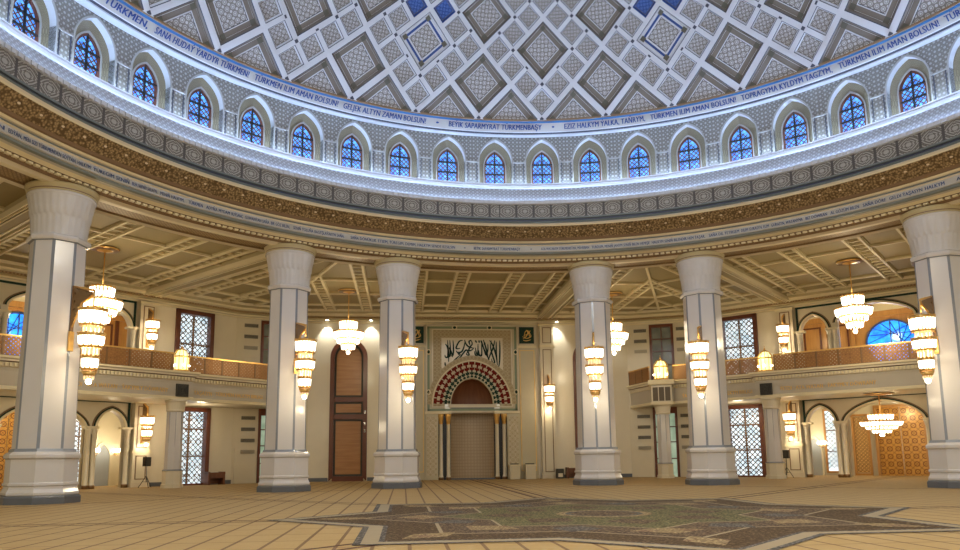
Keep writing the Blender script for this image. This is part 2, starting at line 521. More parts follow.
# mihrab wall (local s = world x, o = world y)
DOORX = 9.7
b = MB()
wall_with_arches(b, TM, -12.8, 12.8, 0, 13.2, 38.2, 38.9, [(-DOORX, 1.42, 9.6, 11.1, 0), (0, 2.6, 5.0, 7.9, 0), (DOORX, 1.42, 9.6, 11.1, 0)], 'walltile', 'cream')
for a_, c_ in ((-12.8, -11.2), (-8.2, -6.6), (6.6, 8.2), (11.2, 12.8)): b.box(TM, a_, c_, 38.15, 38.2, 0, .28, 'slate')
struct(b.build('wall_mihrab'))
for nm, T in (('left', TL), ('right', TR)):
    b = MB()
    # bay with the lattice windows (s 6.6 .. 12.8), and beyond the arcade on the far side
    b.box(T, 6.6, 8.0, 38.2, 38.8, 0, 13.2, 'walltile'); b.box(T, 10.9, 12.8, 38.2, 38.8, 0, 13.2, 'walltile')
    b.box(T, 8.0, 10.9, 38.2, 38.8, 5.4, 7.1, 'walltile'); b.box(T, 8.0, 10.9, 38.2, 38.8, 12.3, 13.2, 'walltile')
    b.box(T, -16, -5.1, 38.2, 38.8, 0, 13.2, 'walltile'); b.box(T, 5.1, 6.6, 38.2, 38.8, 0, 13.2, 'cream')
    b.box(T, 6.6, 8.0, 38.15, 38.2, 0, .28, 'slate'); b.box(T, 10.9, 12.8, 38.15, 38.2, 0, .28, 'slate')
    struct(b.build('wall_' + nm))
    TC = TCR if nm == 'right' else TCL
    b = MB()
    b.box(TC, -2.85, -.95, 40.2, 40.6, 0, 13.2, 'cream'); b.box(TC, .95, 2.85, 40.2, 40.6, 0, 13.2, 'cream')
    b.box(TC, -.95, .95, 40.2, 40.6, 12.25, 13.2, 'cream')
    b.box(TC, -2.6, -1.0, 40.1, 40.2, 0, 2.6, 'cream'); b.box(TC, 1.0, 2.6, 40.1, 40.2, 0, 2.6, 'cream')
    struct(b.build('wall_corner_' + nm))
    # vents in the corner wall
    vb = None
    for si in (-1, 1):
        for z, k in ((11.8, 'vent'), (10.95, 'vent'), (10.1, 'ventl'), (4.8, 'vent'), (3.96, 'vent'), (3.13, 'vent'), (2.3, 'ventl')):
            v = MB(); v.box(TC, si * 1.68 - .5, si * 1.68 + .5, 40.02 if z < 2.6 else 40.14, 40.16 if z < 2.6 else 40.2, z - .13, z + .13, k)
            for q in range(4): v.box(TC, si * 1.68 - .5, si * 1.68 + .5, (40.02 if z < 2.6 else 40.14) - .03, 40.2, z - .12 + q * .07, z - .10 + q * .07, 'ventl')
            pos = ['left of', 'right of'][(si > 0) == (nm == 'right')]
            ht = {11.8: 'topmost', 10.95: 'second from the top', 10.1: 'pale third from the top', 4.8: 'highest of the ground floor set', 3.96: 'second of the ground floor set', 3.13: 'third of the ground floor set', 2.3: 'pale lowest'}[z]
            hide = (nm == 'left' and si < 0) if False else False
            o = v.build('air_vent', base=TC(si * 1.68, 40.1, z - .13))
            tag(o, 'slotted vent %s, %s the %s corner window' % (ht, pos, nm), 'vent', 'air vents beside the corner windows')
    # tall corner window
    rt = root('corner_window', TC(0, 40.3, 0), 'tall narrow dark framed window in the %s corner wall' % nm, 'window', 'tall corner windows')
    b = MB()
    for x in (-.95, .75): b.box(TC, x, x + .2, 40.1, 40.5, 0, 12.25, 'wood_d')
    b.box(TC, -.75, .75, 40.1, 40.5, 12.0, 12.25, 'wood_d'); b.box(TC, -.75, .75, 40.1, 40.5, 5.0, 7.6, 'wood_d')
    for z in (1.4, 2.7, 3.9, 8.9, 10.0, 11.0): b.box(TC, -.75, .75, 40.2, 40.3, z, z + .08, 'wood_d')
    b.box(TC, -.04, .04, 40.2, 40.3, 0, 12, 'wood_d'); b.build('window_frame', rt)
    b = MB(); b.box(TC, -.75, .75, 40.4, 40.45, 5, 12, 'greenpane'); b.build('glass', rt); b = MB(); b.box(TC, -.75, .75, 40.4, 40.45, 0, 5, 'greenpane2'); b.build('glass', rt)

# cornice that runs round the top of the walls
def vtx(k):  # octagon wall corners with the chamfers
    return k


pts = [TL(-15.8, 38.2, 0), TL(12.8, 38.2, 0), (-12.8, 38.2, 0), (12.8, 38.2, 0), TR(12.8, 38.2, 0), TR(-15.8, 38.2, 0)]
pathw = [(p[0], p[1]) for p in pts]
b = MB()
path_extrude(b, pathw, [(0, 12.32, 'cream_d'), (-.12, 12.34, 'rib'), (-.14, 12.42, 'rib'), (-.3, 12.46, 'cream_d'), (-.32, 12.56, 'rib'), (-.62, 12.62, 'ceil2'),
                        (-.64, 12.78, 'soffitpat'), (-.95, 12.82, 'rib'), (-1.0, 12.94, 'rib'), (-1.45, 13.02, 'ceil2'), (-1.5, 13.2, 'rib')])
struct(b.build('trim_cornice'))

# ------------------------------------------------------------------ coffered ceiling between the ring and the walls
b = MB()
for T in (TL, TM, TR):
    N = 24; tq = math.tan(q8)
    for i in range(N):
        s0, s1 = -16.4 + 32.8 * i / N, -16.4 + 32.8 * (i + 1) / N
        f = lambda s: max(math.sqrt(max(0, 24.1 ** 2 - s * s)), abs(s) / tq)
        if f(s0) < 38.3 or f(s1) < 38.3:
            b.face([T(s0, min(f(s0), 39.5), 13.2), T(s1, min(f(s1), 39.5), 13.2), T(s1, 39.5, 13.2), T(s0, 39.5, 13.2)], 'ceil', [(s0, 0), (s1, 0), (s1, 9), (s0, 9)])
for x0, x1 in ((-3, 3),):
    pass
for T in (TCR, TCL): b.face([T(-3.2, 38.5, 13.2), T(3.2, 38.5, 13.2), T(3.2, 41, 13.2), T(-3.2, 41, 13.2)], 'ceil')
struct(b.build('ceiling'))

b = MB()
def rib(T, s, o0, o1, w_=.13, z0=13.03, k='rib'):
    b.box(T, s - w_ / 2, s + w_ / 2, o0, o1, z0, 13.21, k); b.box(T, s - w_, s + w_, o0, o1, z0 + .09, 13.21, 'ceil2')
def xrib(T, o, s0, s1, w_=.16, z0=13.04):
    b.box(T, s0, s1, o - w_ / 2, o + w_ / 2, z0, 13.21, 'rib'); b.box(T, s0, s1, o - w_, o + w_, z0 + .09, 13.21, 'ceil2')
def ringo(s): return math.sqrt(24.15 ** 2 - s * s)
tq = math.tan(q8)
for T in (TL, TM, TR):
    for sg in (-1, 1):
        for sa, sb in ((1.3, 2.1), (4.0, 4.75)):
            rib(T, sg * sa, ringo(sa), 36.8); rib(T, sg * sb, ringo(sb), 36.8)
            o = ringo(sa) + .5
            while o < 36.4: xrib(T, o, sg * sa if sg > 0 else sg * sb, sg * sb if sg > 0 else sg * sa, .09, 13.1); o += .8
        for o in (27.0, 31.0, 34.7): xrib(T, o, *sorted((sg * 2.1, sg * 4.0)))
        for o in (26.2, 28.2, 33.5, 35.6): xrib(T, o, *sorted((sg * 4.75, sg * 5.3)), .08)
        # corner halves
        for sa in (7.9, 8.6, 10.7, 11.4, 13.2):
            o0 = max(ringo(sa), sa / tq)
            if o0 < 36.5: rib(T, sg * sa, o0, 36.8)
        for o in (27.0, 31.0, 34.7):
            lim = min(o * tq, 16); xrib(T, o, *sorted((sg * 6.4, sg * lim)))
        for sa, sb in ((7.9, 8.6), (10.7, 11.4)):
            o = max(ringo(sb), sb / tq) + .5
            while o < 36.4: xrib(T, o, *sorted((sg * sa, sg * sb)), .09, 13.1); o += .8
    for o in (27.0, 34.7): xrib(T, o, -1.3, 1.3)
    # big beams from the columns to the pilasters
    for sg in (-1, 1):
        c = sg * 5.9
        b.box(T, c - .62, c + .62, 23.5, 37.4, 12.98, 13.2, 'ceil2'); b.box(T, c - .48, c + .48, 23.5, 37.6, 12.82, 13.0, 'ceil2')
        b.box(T, c - .3, c + .3, 23.5, 37.8, 12.75, 12.83, 'ceil')
        for d in (-.62, -.3, .24, .56): b.box(T, c + d, c + d + .06, 23.5, 37.6, 12.72, 13.0, 'rib')
        for d in (-.42, .34): b.box(T, c + d, c + d + .08, 23.5, 37.7, 12.76, 12.83, 'rib')
for T in (TCR, TCL): b.box(T, -.08, .08, 24.3, 39, 13.05, 13.2, 'rib')
struct(b.build('trim_ceiling_ribs'))

# ------------------------------------------------------------------ the ring entablature
b = MB()
pr = [(24.1, 13.2), (24.1, 12.98, 'rib'), (23.95, 12.9, 'rib'), (23.8, 12.98, 'cream_d'), (23.75, 13.06, 'brown'), (22.75, 13.06, 'soffitpat'), (22.7, 12.98, 'brown'), (22.5, 12.9, 'rib'),
      (22.2, 12.9, 'rib'), (22.05, 13.0, 'cream_d'), (21.95, 12.97, 'rib'), (21.8, 13.04, 'brown'), (21.78, 13.14, 'soffitpat'), (21.6, 13.16, 'brown'), (21.5, 13.2, 'rib'), (21.35, 13.24, 'rib'), (21.2, 13.27, 'band2'),
      (21.05, 13.3, 'teal'), (21.02, 13.4, 'teal'), (20.95, 13.42, 'band2'), (20.95, 13.74, 'band2'), (20.88, 13.8, 'cream_d'), (20.9, 13.88, 'teal'), (20.8, 13.9, 'cream_d'), (20.72, 13.97, 'rib'), (20.62, 14.0, 'brown'),
      (20.55, 14.1, 'brown'), (20.1, 14.66, 'foliage'), (20.05, 14.72, 'rib'), (20.0, 14.8, 'cream_d'), (20.15, 14.88, 'teal'), (20.1, 14.96, 'teal'), (20.3, 15.02, 'dline'), (20.3, 15.12, 'dline'), (20.22, 15.14, 'teal'), (20.2, 15.22, 'teal'),
      (20.3, 15.24, 'dwhite'), (20.3, 16.02, 'squares'), (20.25, 16.04, 'dwhite'), (20.2, 16.24, 'dwhite'), (20.24, 16.26, 'dwhite'), (20.3, 16.14, 'dwhite'), (20.42, 16.14, 'dwhite'), (20.98, 17.22, 'slantpat'), (20.9, 17.26, 'dwhite'), (20.88, 17.4, 'dwhite'), (20.94, 17.47, 'dwhite'),
      (20.9, 17.53, 'dwhite'), (20.96, 17.56, 'dwhite'), (21.04, 17.3, 'dwhite'), (21.52, 17.28, 'dwhite')]
pr = [(p[0], p[1], p[2] if len(p) > 2 else 'rib') for p in pr]
b.lathe(pr, 192, smooth=False)
struct(b.build('trim_ring'))
b = MB()
NB = 432
for i in range(NB):
    t = 2 * PI * (i + .5) / NB
    if abs(((t + PI) % (2 * PI)) - PI) < R_(95):
        T = (lambda t: lambda s, o, z: (o * sin(t) + s * cos(t), o * cos(t) - s * sin(t), z))(t)
        b.box(T, -.09, .09, 20.16, 20.22, 16.04, 16.22, 'dwhite'); b.box(T, -.1, .1, 21.62, 21.76, 13.05, 13.13, 'rib')
struct(b.build('trim_ring_dentils'))

# LED strips lying in the coves
b = MB(); b.lathe([(21.12, 17.34, 'led'), (21.2, 17.34, 'led'), (21.2, 17.38, 'led'), (21.12, 17.38, 'led'), (21.12, 17.34, 'led')], 192)
tag(b.build('light_strip', base=(0, 0, 17.34)), 'cool white LED strip lying in the ledge cove under the arched windows', 'light strip')
b = MB(); b.lathe([(20.33, 16.16, 'led2'), (20.38, 16.16, 'led2'), (20.38, 16.19, 'led2'), (20.33, 16.19, 'led2'), (20.33, 16.16, 'led2')], 192)
tag(b.build('light_strip', base=(0, 0, 16.16)), 'cool white LED strip behind the small dentils at the foot of the sloping band', 'light strip')
b = MB(); b.lathe([(20.96, 20.6, 'led'), (21.03, 20.62, 'led'), (21.03, 20.64, 'led'), (20.96, 20.62, 'led'), (20.96, 20.6, 'led')], 192)
tag(b.build('light_strip', base=(0, 0, 20.6)), 'cool white LED strip behind the upper inscription, above the arches', 'light strip')

# ------------------------------------------------------------------ drum: arches and windows, one bay is 7.5 degrees
def TD(t): return lambda s, o, z: (o * sin(t + s / 21.5), o * cos(t + s / 21.5), z)
b = MB(); ks = list(range(-12, 13))
for k in ks:
    T = TD(R_(7.5 * k)); hw = 21.5 * R_(3.75)
    wall_with_arches(b, T, -hw, hw, 17.28, 20.68, 21.5, 21.86, [(0, .98, 19.1, 20.5, 17.28)], 'spandrel', 'dwhite', 20)
    A = outline(0, .98, 19.1, 20.5, 17.28, 20); B = outline(0, 1.05, 19.1, 20.6, 17.28, 20); b.band(T, A, B, 21.45, 21.5, 'dgrey')
    # bar between arches at spring height, and its framed panel
    for sg in (-1, 1):
        b.box(T, *sorted((sg * 1.05, sg * hw)), 21.44, 21.5, 19.02, 19.1, 'dgrey')
        b.box(T, *sorted((sg * 1.12, sg * 1.16)), 21.46, 21.5, 17.3, 19.02, 'dline')
    # splayed taupe ring to the window
    A = outline(0, .62, 18.95, 19.95, 17.28, 20); B = outline(0, .98, 19.1, 20.5, 17.28, 20); n = len(A)
    for i in range(n - 1):
        b.face([T(B[i][0], 21.86, B[i][1]), T(B[i + 1][0], 21.86, B[i + 1][1]), T(A[i + 1][0], 21.98, A[i + 1][1]), T(A[i][0], 21.98, A[i][1])], 'archgold', [(i * .3, 0), (i * .3 + .3, 0), (i * .3 + .3, .4), (i * .3, .4)])
    A2 = outline(0, .68, 18.95, 20.04, 17.28, 20); b.band(T, A, A2, 21.9, 21.99, 'dgrey')
b.lathe([(21.5, 17.28, 'spandrel'), (21.5, 20.68, 'spandrel')], 96, a0=R_(93.75), a1=R_(266.25))
struct(b.build('wall_drum'))
for k in range(-10, 11):
    T = TD(0.); az = R_(7.5 * k)
    if k == -10:
        r0 = bpy.data.objects.new('window_1', None); COL.objects.link(r0); r0['_w'] = (0, 0, 0); struct(r0)
        A = outline(0, .62, 18.95, 19.95, 17.3, 20)
        g = MB(); g.face([T(x, 22.1, z) for x, z in A], 'blueglass'); g.build('glass', r0)
        f = MB(); A2 = outline(0, .53, 18.93, 19.83, 17.4, 20); f.band(T, A2, A, 21.97, 22.06, 'redlattice')
        f.box(T, -.035, .035, 21.95, 22.03, 17.3, 19.9, 'black')
        for z in (17.9, 18.5, 19.12): f.box(T, -.6, .6, 21.95, 22.03, z - .035, z + .035, 'black')
        for i in range(-7, 8):   # slanting lattice bars, trimmed by the arch
            for sg in (-1, 1):
                z0 = 17.3 + (i + 7) * .26 - .9
                for j in range(6):
                    xa, xb = -.54 + j * .18, -.54 + (j + 1) * .18; za, zb = z0 + (xa * sg + .54), z0 + (xb * sg + .54)
                    xm = abs((xa + xb) / 2); top = 19.0 + .8 * (1 - (xm / .62) ** 1.6) if xm < .62 else 18.9
                    if 17.3 < min(za, zb) and max(za, zb) < top: f.tube([T(xa, 22.03, za), T(xb, 22.03, zb)], .028, 'redlattice', 4)
        f.build('window_lattice', r0)
        win0 = r0
    else:
        c = copy_tree(win0); c.name = 'window_%d' % (k + 11); c.rotation_euler = (0, 0, -(az - R_(-75)))
win0.rotation_euler = (0, 0, 0)
for o in list(bpy.data.objects):
    if o.name.startswith('window_') and o.parent is None and o.type == 'EMPTY':
        kk = int(o.name.split('_')[1]) - 11; o.rotation_euler = (0, 0, -R_(7.5 * kk))

# upper inscription band under the dome
b = MB()
b.lathe([(21.5, 20.66, 'dwhite'), (21.1, 20.60, 'dwhite'), (21.06, 20.56, 'dwhite'), (20.9, 20.55, 'dwhite'), (20.9, 20.50, 'bandblue'), (20.82, 20.49, 'dwhite'), (20.8, 20.54, 'dwhite'), (20.72, 20.5, 'dline'), (20.66, 20.58, 'dline'), (20.62, 20.6, 'dwhite'),
         (20.3, 21.0, 'band'), (20.27, 21.0, 'bandblue'), (20.2, 21.09, 'bandblue'), (20.14, 21.04, 'brown'), (20.06, 21.04, 'brown'), (20.02, 21.12, 'brown'), (20.2, 21.2, 'brown')], 192, smooth=False)
struct(b.build('trim_inscription'))

# ------------------------------------------------------------------ dome
RHO, ZC = 22.7, 10.4; DH = R_(2.647); PSA = .709; PH0 = R_(7.3)
def dome_pt(a, c, d=0.):
    h, v = a - c, a + c; az = PH0 + h * DH; lat = math.atan(math.sinh(PSA - v * DH * 1.06)); r = RHO + d
    return (r * cos(lat) * sin(az), r * cos(lat) * cos(az), ZC + r * sin(lat))
b = MB()
def dring(ca, cb, h0, h1, d0, d1, k):
    P = lambda h, d: [dome_pt(ca - h, cb - h, d), dome_pt(ca + h, cb - h, d), dome_pt(ca + h, cb + h, d), dome_pt(ca - h, cb + h, d)]
    A, B = P(h0, d0), P(h1, d1)
    for i in range(4):
        j = (i + 1) % 4; b.face([A[i], A[j], B[j], B[i]], k, [(0, 0), (1, 0), (1, .2), (0, .2)])
def dquad(a0, a1, c0, c1, d, k, rep=1.):
    b.face([dome_pt(a0, c0, d), dome_pt(a1, c0, d), dome_pt(a1, c1, d), dome_pt(a0, c1, d)], k, [(0, 0), (rep, 0), (rep, rep), (0, rep)])
used = set()
def bigcell(v, h):
    if v in (0, -8, 8): return h % 8 == 0
    if v in (2, -2): return h % 8 == 4
    if v == 4: return h % 4 == 2
    return False
for v in range(-8, 8, 2):
    for h in range(-34, 37):
        if (v + h) % 2 or not bigcell(v, h): continue
        a, c = (v + h) // 2, (v - h) // 2
        blue = v == 0 and h % 16 == 8
        for x in (-1, 0):
            for y in (-1, 0): used.add((a + x, c + y))
        dring(a, c, 1.0, .875, 0, 0, 'dwhite'); dring(a, c, .875, .845, 0, .03, 'dline'); dring(a, c, .845, .80, .03, .14, 'dwhite' if blue else 'dtaupe')
        dring(a, c, .80, .765, .14, .14, 'dwhite' if blue else 'dtaupe'); dring(a, c, .765, .75, .14, .12, 'dwhite')
        dring(a, c, .75, .70, .12, .12, 'dwhite' if blue else 'dtaupe'); dring(a, c, .70, .60, .12, .12, 'dblue' if blue else 'dtaupe'); dring(a, c, .60, .56, .12, .12, 'dwhite' if blue else 'dtaupe')
        for x in (-1, 1):
            for y in (-1, 1): dquad(a + x * .66 - .105, a + x * .66 + .105, c + y * .66 - .105, c + y * .66 + .105, .09, 'dsq')
        dring(a, c, .56, .52, .10, .10, 'dwhite'); dring(a, c, .52, .50, .10, .13, 'dline'); dquad(a - .50, a + .50, c - .50, c + .50, .13, 'dpat')
for ia in range(-24, 26):
    for ic in range(-24, 26):
        if (ia, ic) in used: continue
        ca, cb = ia + .5, ic + .5; v, h = ca + cb, ca - cb
        if v < -8 or v > 6.5 or abs(h) > 36: continue
        blue = abs(v + 2) < .1 and (h % 16 in (7, 9))
        dring(ca, cb, .5, .40, 0, 0, 'dwhite'); dring(ca, cb, .40, .375, 0, .03, 'dblue' if blue else 'dline'); dring(ca, cb, .375, .33, .03, .13, 'dwhite' if not blue else 'dblue')
        dring(ca, cb, .33, .31, .13, .13, 'dtaupe'); dquad(ca - .31, ca + .31, cb - .31, cb + .31, .13, 'dbluepat' if blue else 'dpat_s')
        for x, y in ((0, 0),): dquad(ia - .07, ia + .07, ic - .07, ic + .07, -.03, 'dline')
N = 20
pr = [(22.95 * cos(R_(26 + 64 * i / N)), ZC + 22.95 * sin(R_(26 + 64 * i / N)), 'dwhite') for i in range(N + 1)]
pr[-1] = (.01, ZC + 22.95, 'dwhite')
b.lathe(pr, 96)
dome = b.build('ceiling_dome')
bm = bmesh.new(); bm.from_mesh(dome.data)
bmesh.ops.bisect_plane(bm, geom=bm.verts[:] + bm.edges[:] + bm.faces[:], plane_co=(0, 0, 21.06), plane_no=(0, 0, 1), clear_inner=True)
bm.to_mesh(dome.data); bm.free(); struct(dome)


# ------------------------------------------------------------------ writing
def text_mesh(body, width, height, k, fn, name, parent=None, bold=0., heavy=.06):
    cu = bpy.data.curves.new('t', 'FONT'); cu.body = body; cu.size = 1; cu.offset = bold; cu.resolution_u = 2; cu.space_character = 1.04
    ob = bpy.data.objects.new('t', cu); COL.objects.link(ob); bpy.context.view_layer.update()
    me = bpy.data.meshes.new_from_object(ob.evaluated_get(bpy.context.evaluated_depsgraph_get()))
    bpy.data.objects.remove(ob)
    xs = [v.co.x for v in me.vertices]; x0, x1 = min(xs), max(xs)
    for v in me.vertices:
        v.co = Vector(((v.co.x - x0) / (x1 - x0) * width, v.co.y / .73 * height, 0))
    if heavy:   # thicken the strokes by laying shifted copies side by side
        V = [v.co.copy() for v in me.vertices]; Fc = [list(p.vertices) for p in me.polygons]; nv = len(V)
        d = heavy * width / max(1, len(body)); VV, FF = [], []
        for q in (-1, 0, 1): VV += [(v.x + q * d, v.y, 0) for v in V]; FF += [[i + (q + 1) * nv for i in f] for f in Fc]
        me = bpy.data.meshes.new(name); me.from_pydata(VV, [], FF)
    for v in me.vertices: v.co = Vector(fn(v.co.x, v.co.y))
    me.materials.clear(); me.materials.append(m[k]); me.name = name
    o = bpy.data.objects.new(name, me); COL.objects.link(o)
    if parent is not None:
        for v in me.vertices: v.co -= Vector(parent['_w'])
        o.parent = parent
    return o


trim_ins = bpy.data.objects['trim_inscription']; trim_ring = bpy.data.objects['trim_ring']; trim_ins['_w'] = trim_ring['_w'] = (0, 0, 0)
def upper_text(body, a0, a1):
    w_ = R_(a1 - a0)
    text_mesh(body, w_, .32, 'letters', lambda x, y: ((20.5 - y * .62 - .03) * sin(R_(a0) + x), (20.5 - y * .62 - .03) * cos(R_(a0) + x), 20.675 + y * .78 * 1.0), 'inscription', trim_ins, 0)
for t, a, c in (('HUDAÝ ÝARDYR TÜRKMEN,', -71.3, -55.4), ('SANA HUDAÝ ÝARDYR TÜRKMEN!', -54.34, -40.4), ('TÜRKMEN ILIM AMAN BOLSUN!', -39.5, -26.3), ('GELJEK ALTYN ZAMAN BOLSUN!', -25.4, -11.9),
                ('•', -10.2, -9.75), ('BEÝIK SAPARMYRAT TÜRKMENBAŞY', -8.05, 7.3), ('•', 9.0, 9.4), ('EZIZ HALKYM ÝALKA, TAŇRYM,', 11.07, 24.05), ('TÜRKMEN ILIM AMAN BOLSUN!', 24.93, 38.06),
                ('TOPRAGYMA KYLDYM TAGZYM,', 38.9, 51.8), ('TÜRKMEN ILIM AMAN BOLSUN!', 52.76, 65.7), ('TÜRKMEN ILIM', 66.5, 73)):
    upper_text(t, a, c)
for t, a, c in (('ATA WATAN', -78, -71.2), ('EDÝÄN,', -70.7, -69.1), ('MEN SIZI TÜRKMENDEN SÖÝÝÄN, HALKYM!', -68.9, -60.57), ('ÝÜREGIM SENIŇ', -60.3, -55.6), ('BILEN, SARPAŇY SAKLAÝYN,', -55.2, -51.8),
                ('MENIŇ HALKYM,', -51.4, -48.1), ('TÜRKMEN', -47.5, -45.5), ('ADYŇA MYDAM', -45, -41.6), ('BUÝSANÇ', -41.37, -39.7), ('GUWANÝAN SAŇA. BIR GÖZ BILEN,', -39.4, -32.75), ('SENIŇ ÝOLUŇA BAGYŞLAÝARYN SAŇA.', -32.2, -24.4),
                ('SAŇA DÖNÜKLIK', -23.4, -19.4), ('ETSEM, ÝÜREGIM, DEMIM, HALKYM SENDE KESILSIN', -19.1, -6.9), ('•', -5.5, -5.2), ('BEÝIK SAPARMYRAT TÜRKMENBAŞY', -3.9, 3.5), ('•', 5.1, 5.4),
                ('ATA WATANYM TÜRKMENISTAN, MÄHRIBAN', 6.84, 14.4), ('ÝURDUM, MENIŇ JANYM SENIŇ BILEN HEMIŞE', 14.8, 23.75), ('HALKYM SENIŇ BILENDIR HEM ÝAŞAR,', 24.1, 32.04), ('SAŇA DIL ÝETIRSEM', 32.6, 36.96),
                ('DILIM GURASYN, ELIM', 37.26, 41.16), ('GURASYN, WATANYMA', 41.5, 45.8), ('BIZ DÖWRAN', 46.2, 49.05), ('AL GÖZÜM BILEN', 49.5, 53.2), ('SAŇA DÖRE', 53.7, 56.6), ('GELDI ÝAŞASYN', 57, 61), ('HALKYM', 61.33, 63.6), ('ATA WATAN', 65, 69)):
    text_mesh(t, R_(c - a), .17, 'letters2', (lambda a: lambda x, y: (20.93 * sin(R_(a) + x), 20.93 * cos(R_(a) + x), 13.49 + y))(a), 'inscription', trim_ring, 0)


# ------------------------------------------------------------------ columns of the ring
def make_column(loc, rz, label):
    rt = root('marble_column', loc, label, 'column', 'marble columns of the ring', rz)
    b = MB(); o8 = dict(n=8, smooth=False)
    b.lathe([(0.01, 0, 'slate'), (1.46, 0, 'slate'), (1.46, .26, 'slate'), (1.40, .32, 'slate'), (.1, .32, 'slate')], **o8); b.build('plinth', rt, local=True)
    b = MB()
    b.lathe([(1.330, .3, 'marble'), (1.387, .36, 'marble'), (1.387, .44, 'marble'), (1.311, .58, 'marble'), (1.292, .68, 'marble'), (1.349, .72, 'marble'), (1.349, .8, 'marble'), (1.292, .84, 'marble'), (1.292, 1.72, 'marble'), (1.368, 1.78, 'marble'),
             (1.377, 1.9, 'marble'), (1.292, 1.98, 'marble'), (1.216, 2.02, 'marble'), (1.178, 2.14, 'strip'), (.9, 2.14, 'strip')], **o8); b.build('base', rt, local=True)
    b = MB(); r0, r1, z0, z1 = 1.13, 1.06, 2.1, 10.75
    cw = .065
    for j in range(8):
        t = 2 * PI * j / 8
        for (zA, rA, zB, rB) in ((z0, r0, z1, r1),):
            def V(r, t_, dt, z):
                p = Vector((r * sin(t_), r * cos(t_), 0)); e = Vector((cos(t_ + PI / 8 * (1 if dt > 0 else -1)), -sin(t_ + PI / 8 * (1 if dt > 0 else -1)), 0)); p += e * dt
                return (p.x, p.y, z)
            b.face([V(rA, t, cw, zA), V(rA, t + PI / 4, -cw, zA), V(rB, t + PI / 4, -cw, zB), V(rB, t, cw, zB)], 'marble')
    b.build('shaft', rt, local=True)
    b = MB()
    for j in range(8):
        t = 2 * PI * j / 8
        pts = []
        for r, z in ((r0, z0), (r1, z1)):
            for dt in (-cw, cw):
                p = Vector((r * sin(t), r * cos(t), 0)); sgn = 1 if dt > 0 else -1; e = Vector((cos(t + sgn * PI / 8), -sin(t + sgn * PI / 8), 0)); p += e * dt; pts.append((p.x, p.y, z))
        b.face([pts[0], pts[1], pts[3], pts[2]], 'strip')
    b.build('inlay_strips', rt, local=True)
    b = MB(); b.lathe([(1.02, 10.56, 'strip'), (1.16, 10.6, 'strip'), (1.2, 10.66, 'marble'), (1.22, 10.74, 'marble'), (1.18, 10.82, 'marble'), (1.05, 10.88, 'marble')], 8, smooth=False); b.build('neck_ring', rt, local=True)
    # capital: two tiers of rounded petals flaring to the rim
    b = MB(); NP = 28
    prof = [(1.02, 10.8), (1.04, 11.2), (1.08, 11.6), (1.10, 11.7), (1.12, 11.72), (1.15, 12.0), (1.22, 12.35), (1.27, 12.52)]
    nn = NP * 4
    for j in range(len(prof) - 1):
        for i in range(nn):
            def P(jj, ii):
                r, z = prof[jj]; t = 2 * PI * ii / nn; ph = PI if jj >= 4 else 0
                amp = .03 if jj not in (0, 7) else .008
                return ((r + amp * abs(sin(t * NP / 2 + ph / 2))) * sin(t), (r + amp * abs(sin(t * NP / 2 + ph / 2))) * cos(t), z)
            b.face([P(j, i), P(j, i + 1), P(j + 1, i + 1), P(j + 1, i)], 'marble2', smooth=True)
    b.lathe([(1.27, 12.5, 'marble'), (1.32, 12.56, 'marble'), (1.3, 12.64, 'marble'), (1.1, 12.64, 'marble')], 40); b.build('capital', rt, local=True)
    b = MB(); b.lathe([(1.1, 12.62, 'brown'), (1.3, 12.64, 'brown'), (1.33, 12.7, 'ceil2'), (1.3, 12.76, 'brown'), (1.36, 12.82, 'ceil2'), (1.4, 12.9, 'ceil2'), (1.4, 12.97, 'ceil2'), (1.1, 12.97, 'ceil2')], 40); b.build('abacus_ring', rt, local=True)
    return rt


AA = .2569
colang = [-PI / 4 - AA, -PI / 4 + AA, -.2535, .2545, PI / 4 - AA, PI / 4 + AA]
colnames = ['nearest white marble column at the far left, before the left balcony', 'white marble column left of the tall wooden door', 'white marble column right of the tall wooden door, left of the mihrab',
            'white marble column just right of the mihrab, with a slatted corner wall beyond', 'white marble column between the corner lantern and the right lattice windows', 'nearest white marble column at the far right, cut by the picture edge']
C0 = None
for an, lb in zip(colang, colnames):
    if C0 is None: C0 = make_column((0, 0, 0), 0, lb); o = C0
    else: o = copy_tree(C0); o['label'] = lb
    o.location = (23 * sin(an), 23 * cos(an), 0); o.rotation_euler = (0, 0, -an)


# ------------------------------------------------------------------ crystal lights
def crystal_ring(b, r, z0, z1, n, k='crystal', w_=None, r1=None):
    r1 = r if r1 is None else r1; w_ = w_ or 2 * PI * r / n * .72
    for i in range(n):
        t = 2 * PI * i / n; e = Vector((cos(t), -sin(t), 0)) * w_ / 2; u = Vector((sin(t), cos(t), 0)); zm = z0 + (z1 - z0) * .22
        a0, a1, a2 = u * r + Vector((0, 0, z1)), u * (r * .25 + r1 * .75) + Vector((0, 0, zm)), u * r1 + Vector((0, 0, z0)); o_ = u * w_ * .35
        for sg in (-1, 1):
            b.face([a0 + e * sg, a0 + o_, a1 + o_, a1 + e * sg], k); b.face([a1 + e * sg, a1 + o_, a2], k)
        b.face([a0 + e, a0 - e, a1 - e, a1 + e], k)


def gold_ring(b, r, z, h=.07, n=24, t=.035):
    b.lathe([(r - t, z, 'gold'), (r + t, z, 'gold'), (r + t * 1.4, z + h * .5, 'gold'), (r + t, z + h, 'gold'), (r - t, z + h, 'gold'), (r - t, z, 'gold')], n)
    for i in range(0, n, 2):
        a = 2 * PI * i / n; b.ball(((r + t) * sin(a), (r + t) * cos(a), z + h), .04, 'gold', 6)


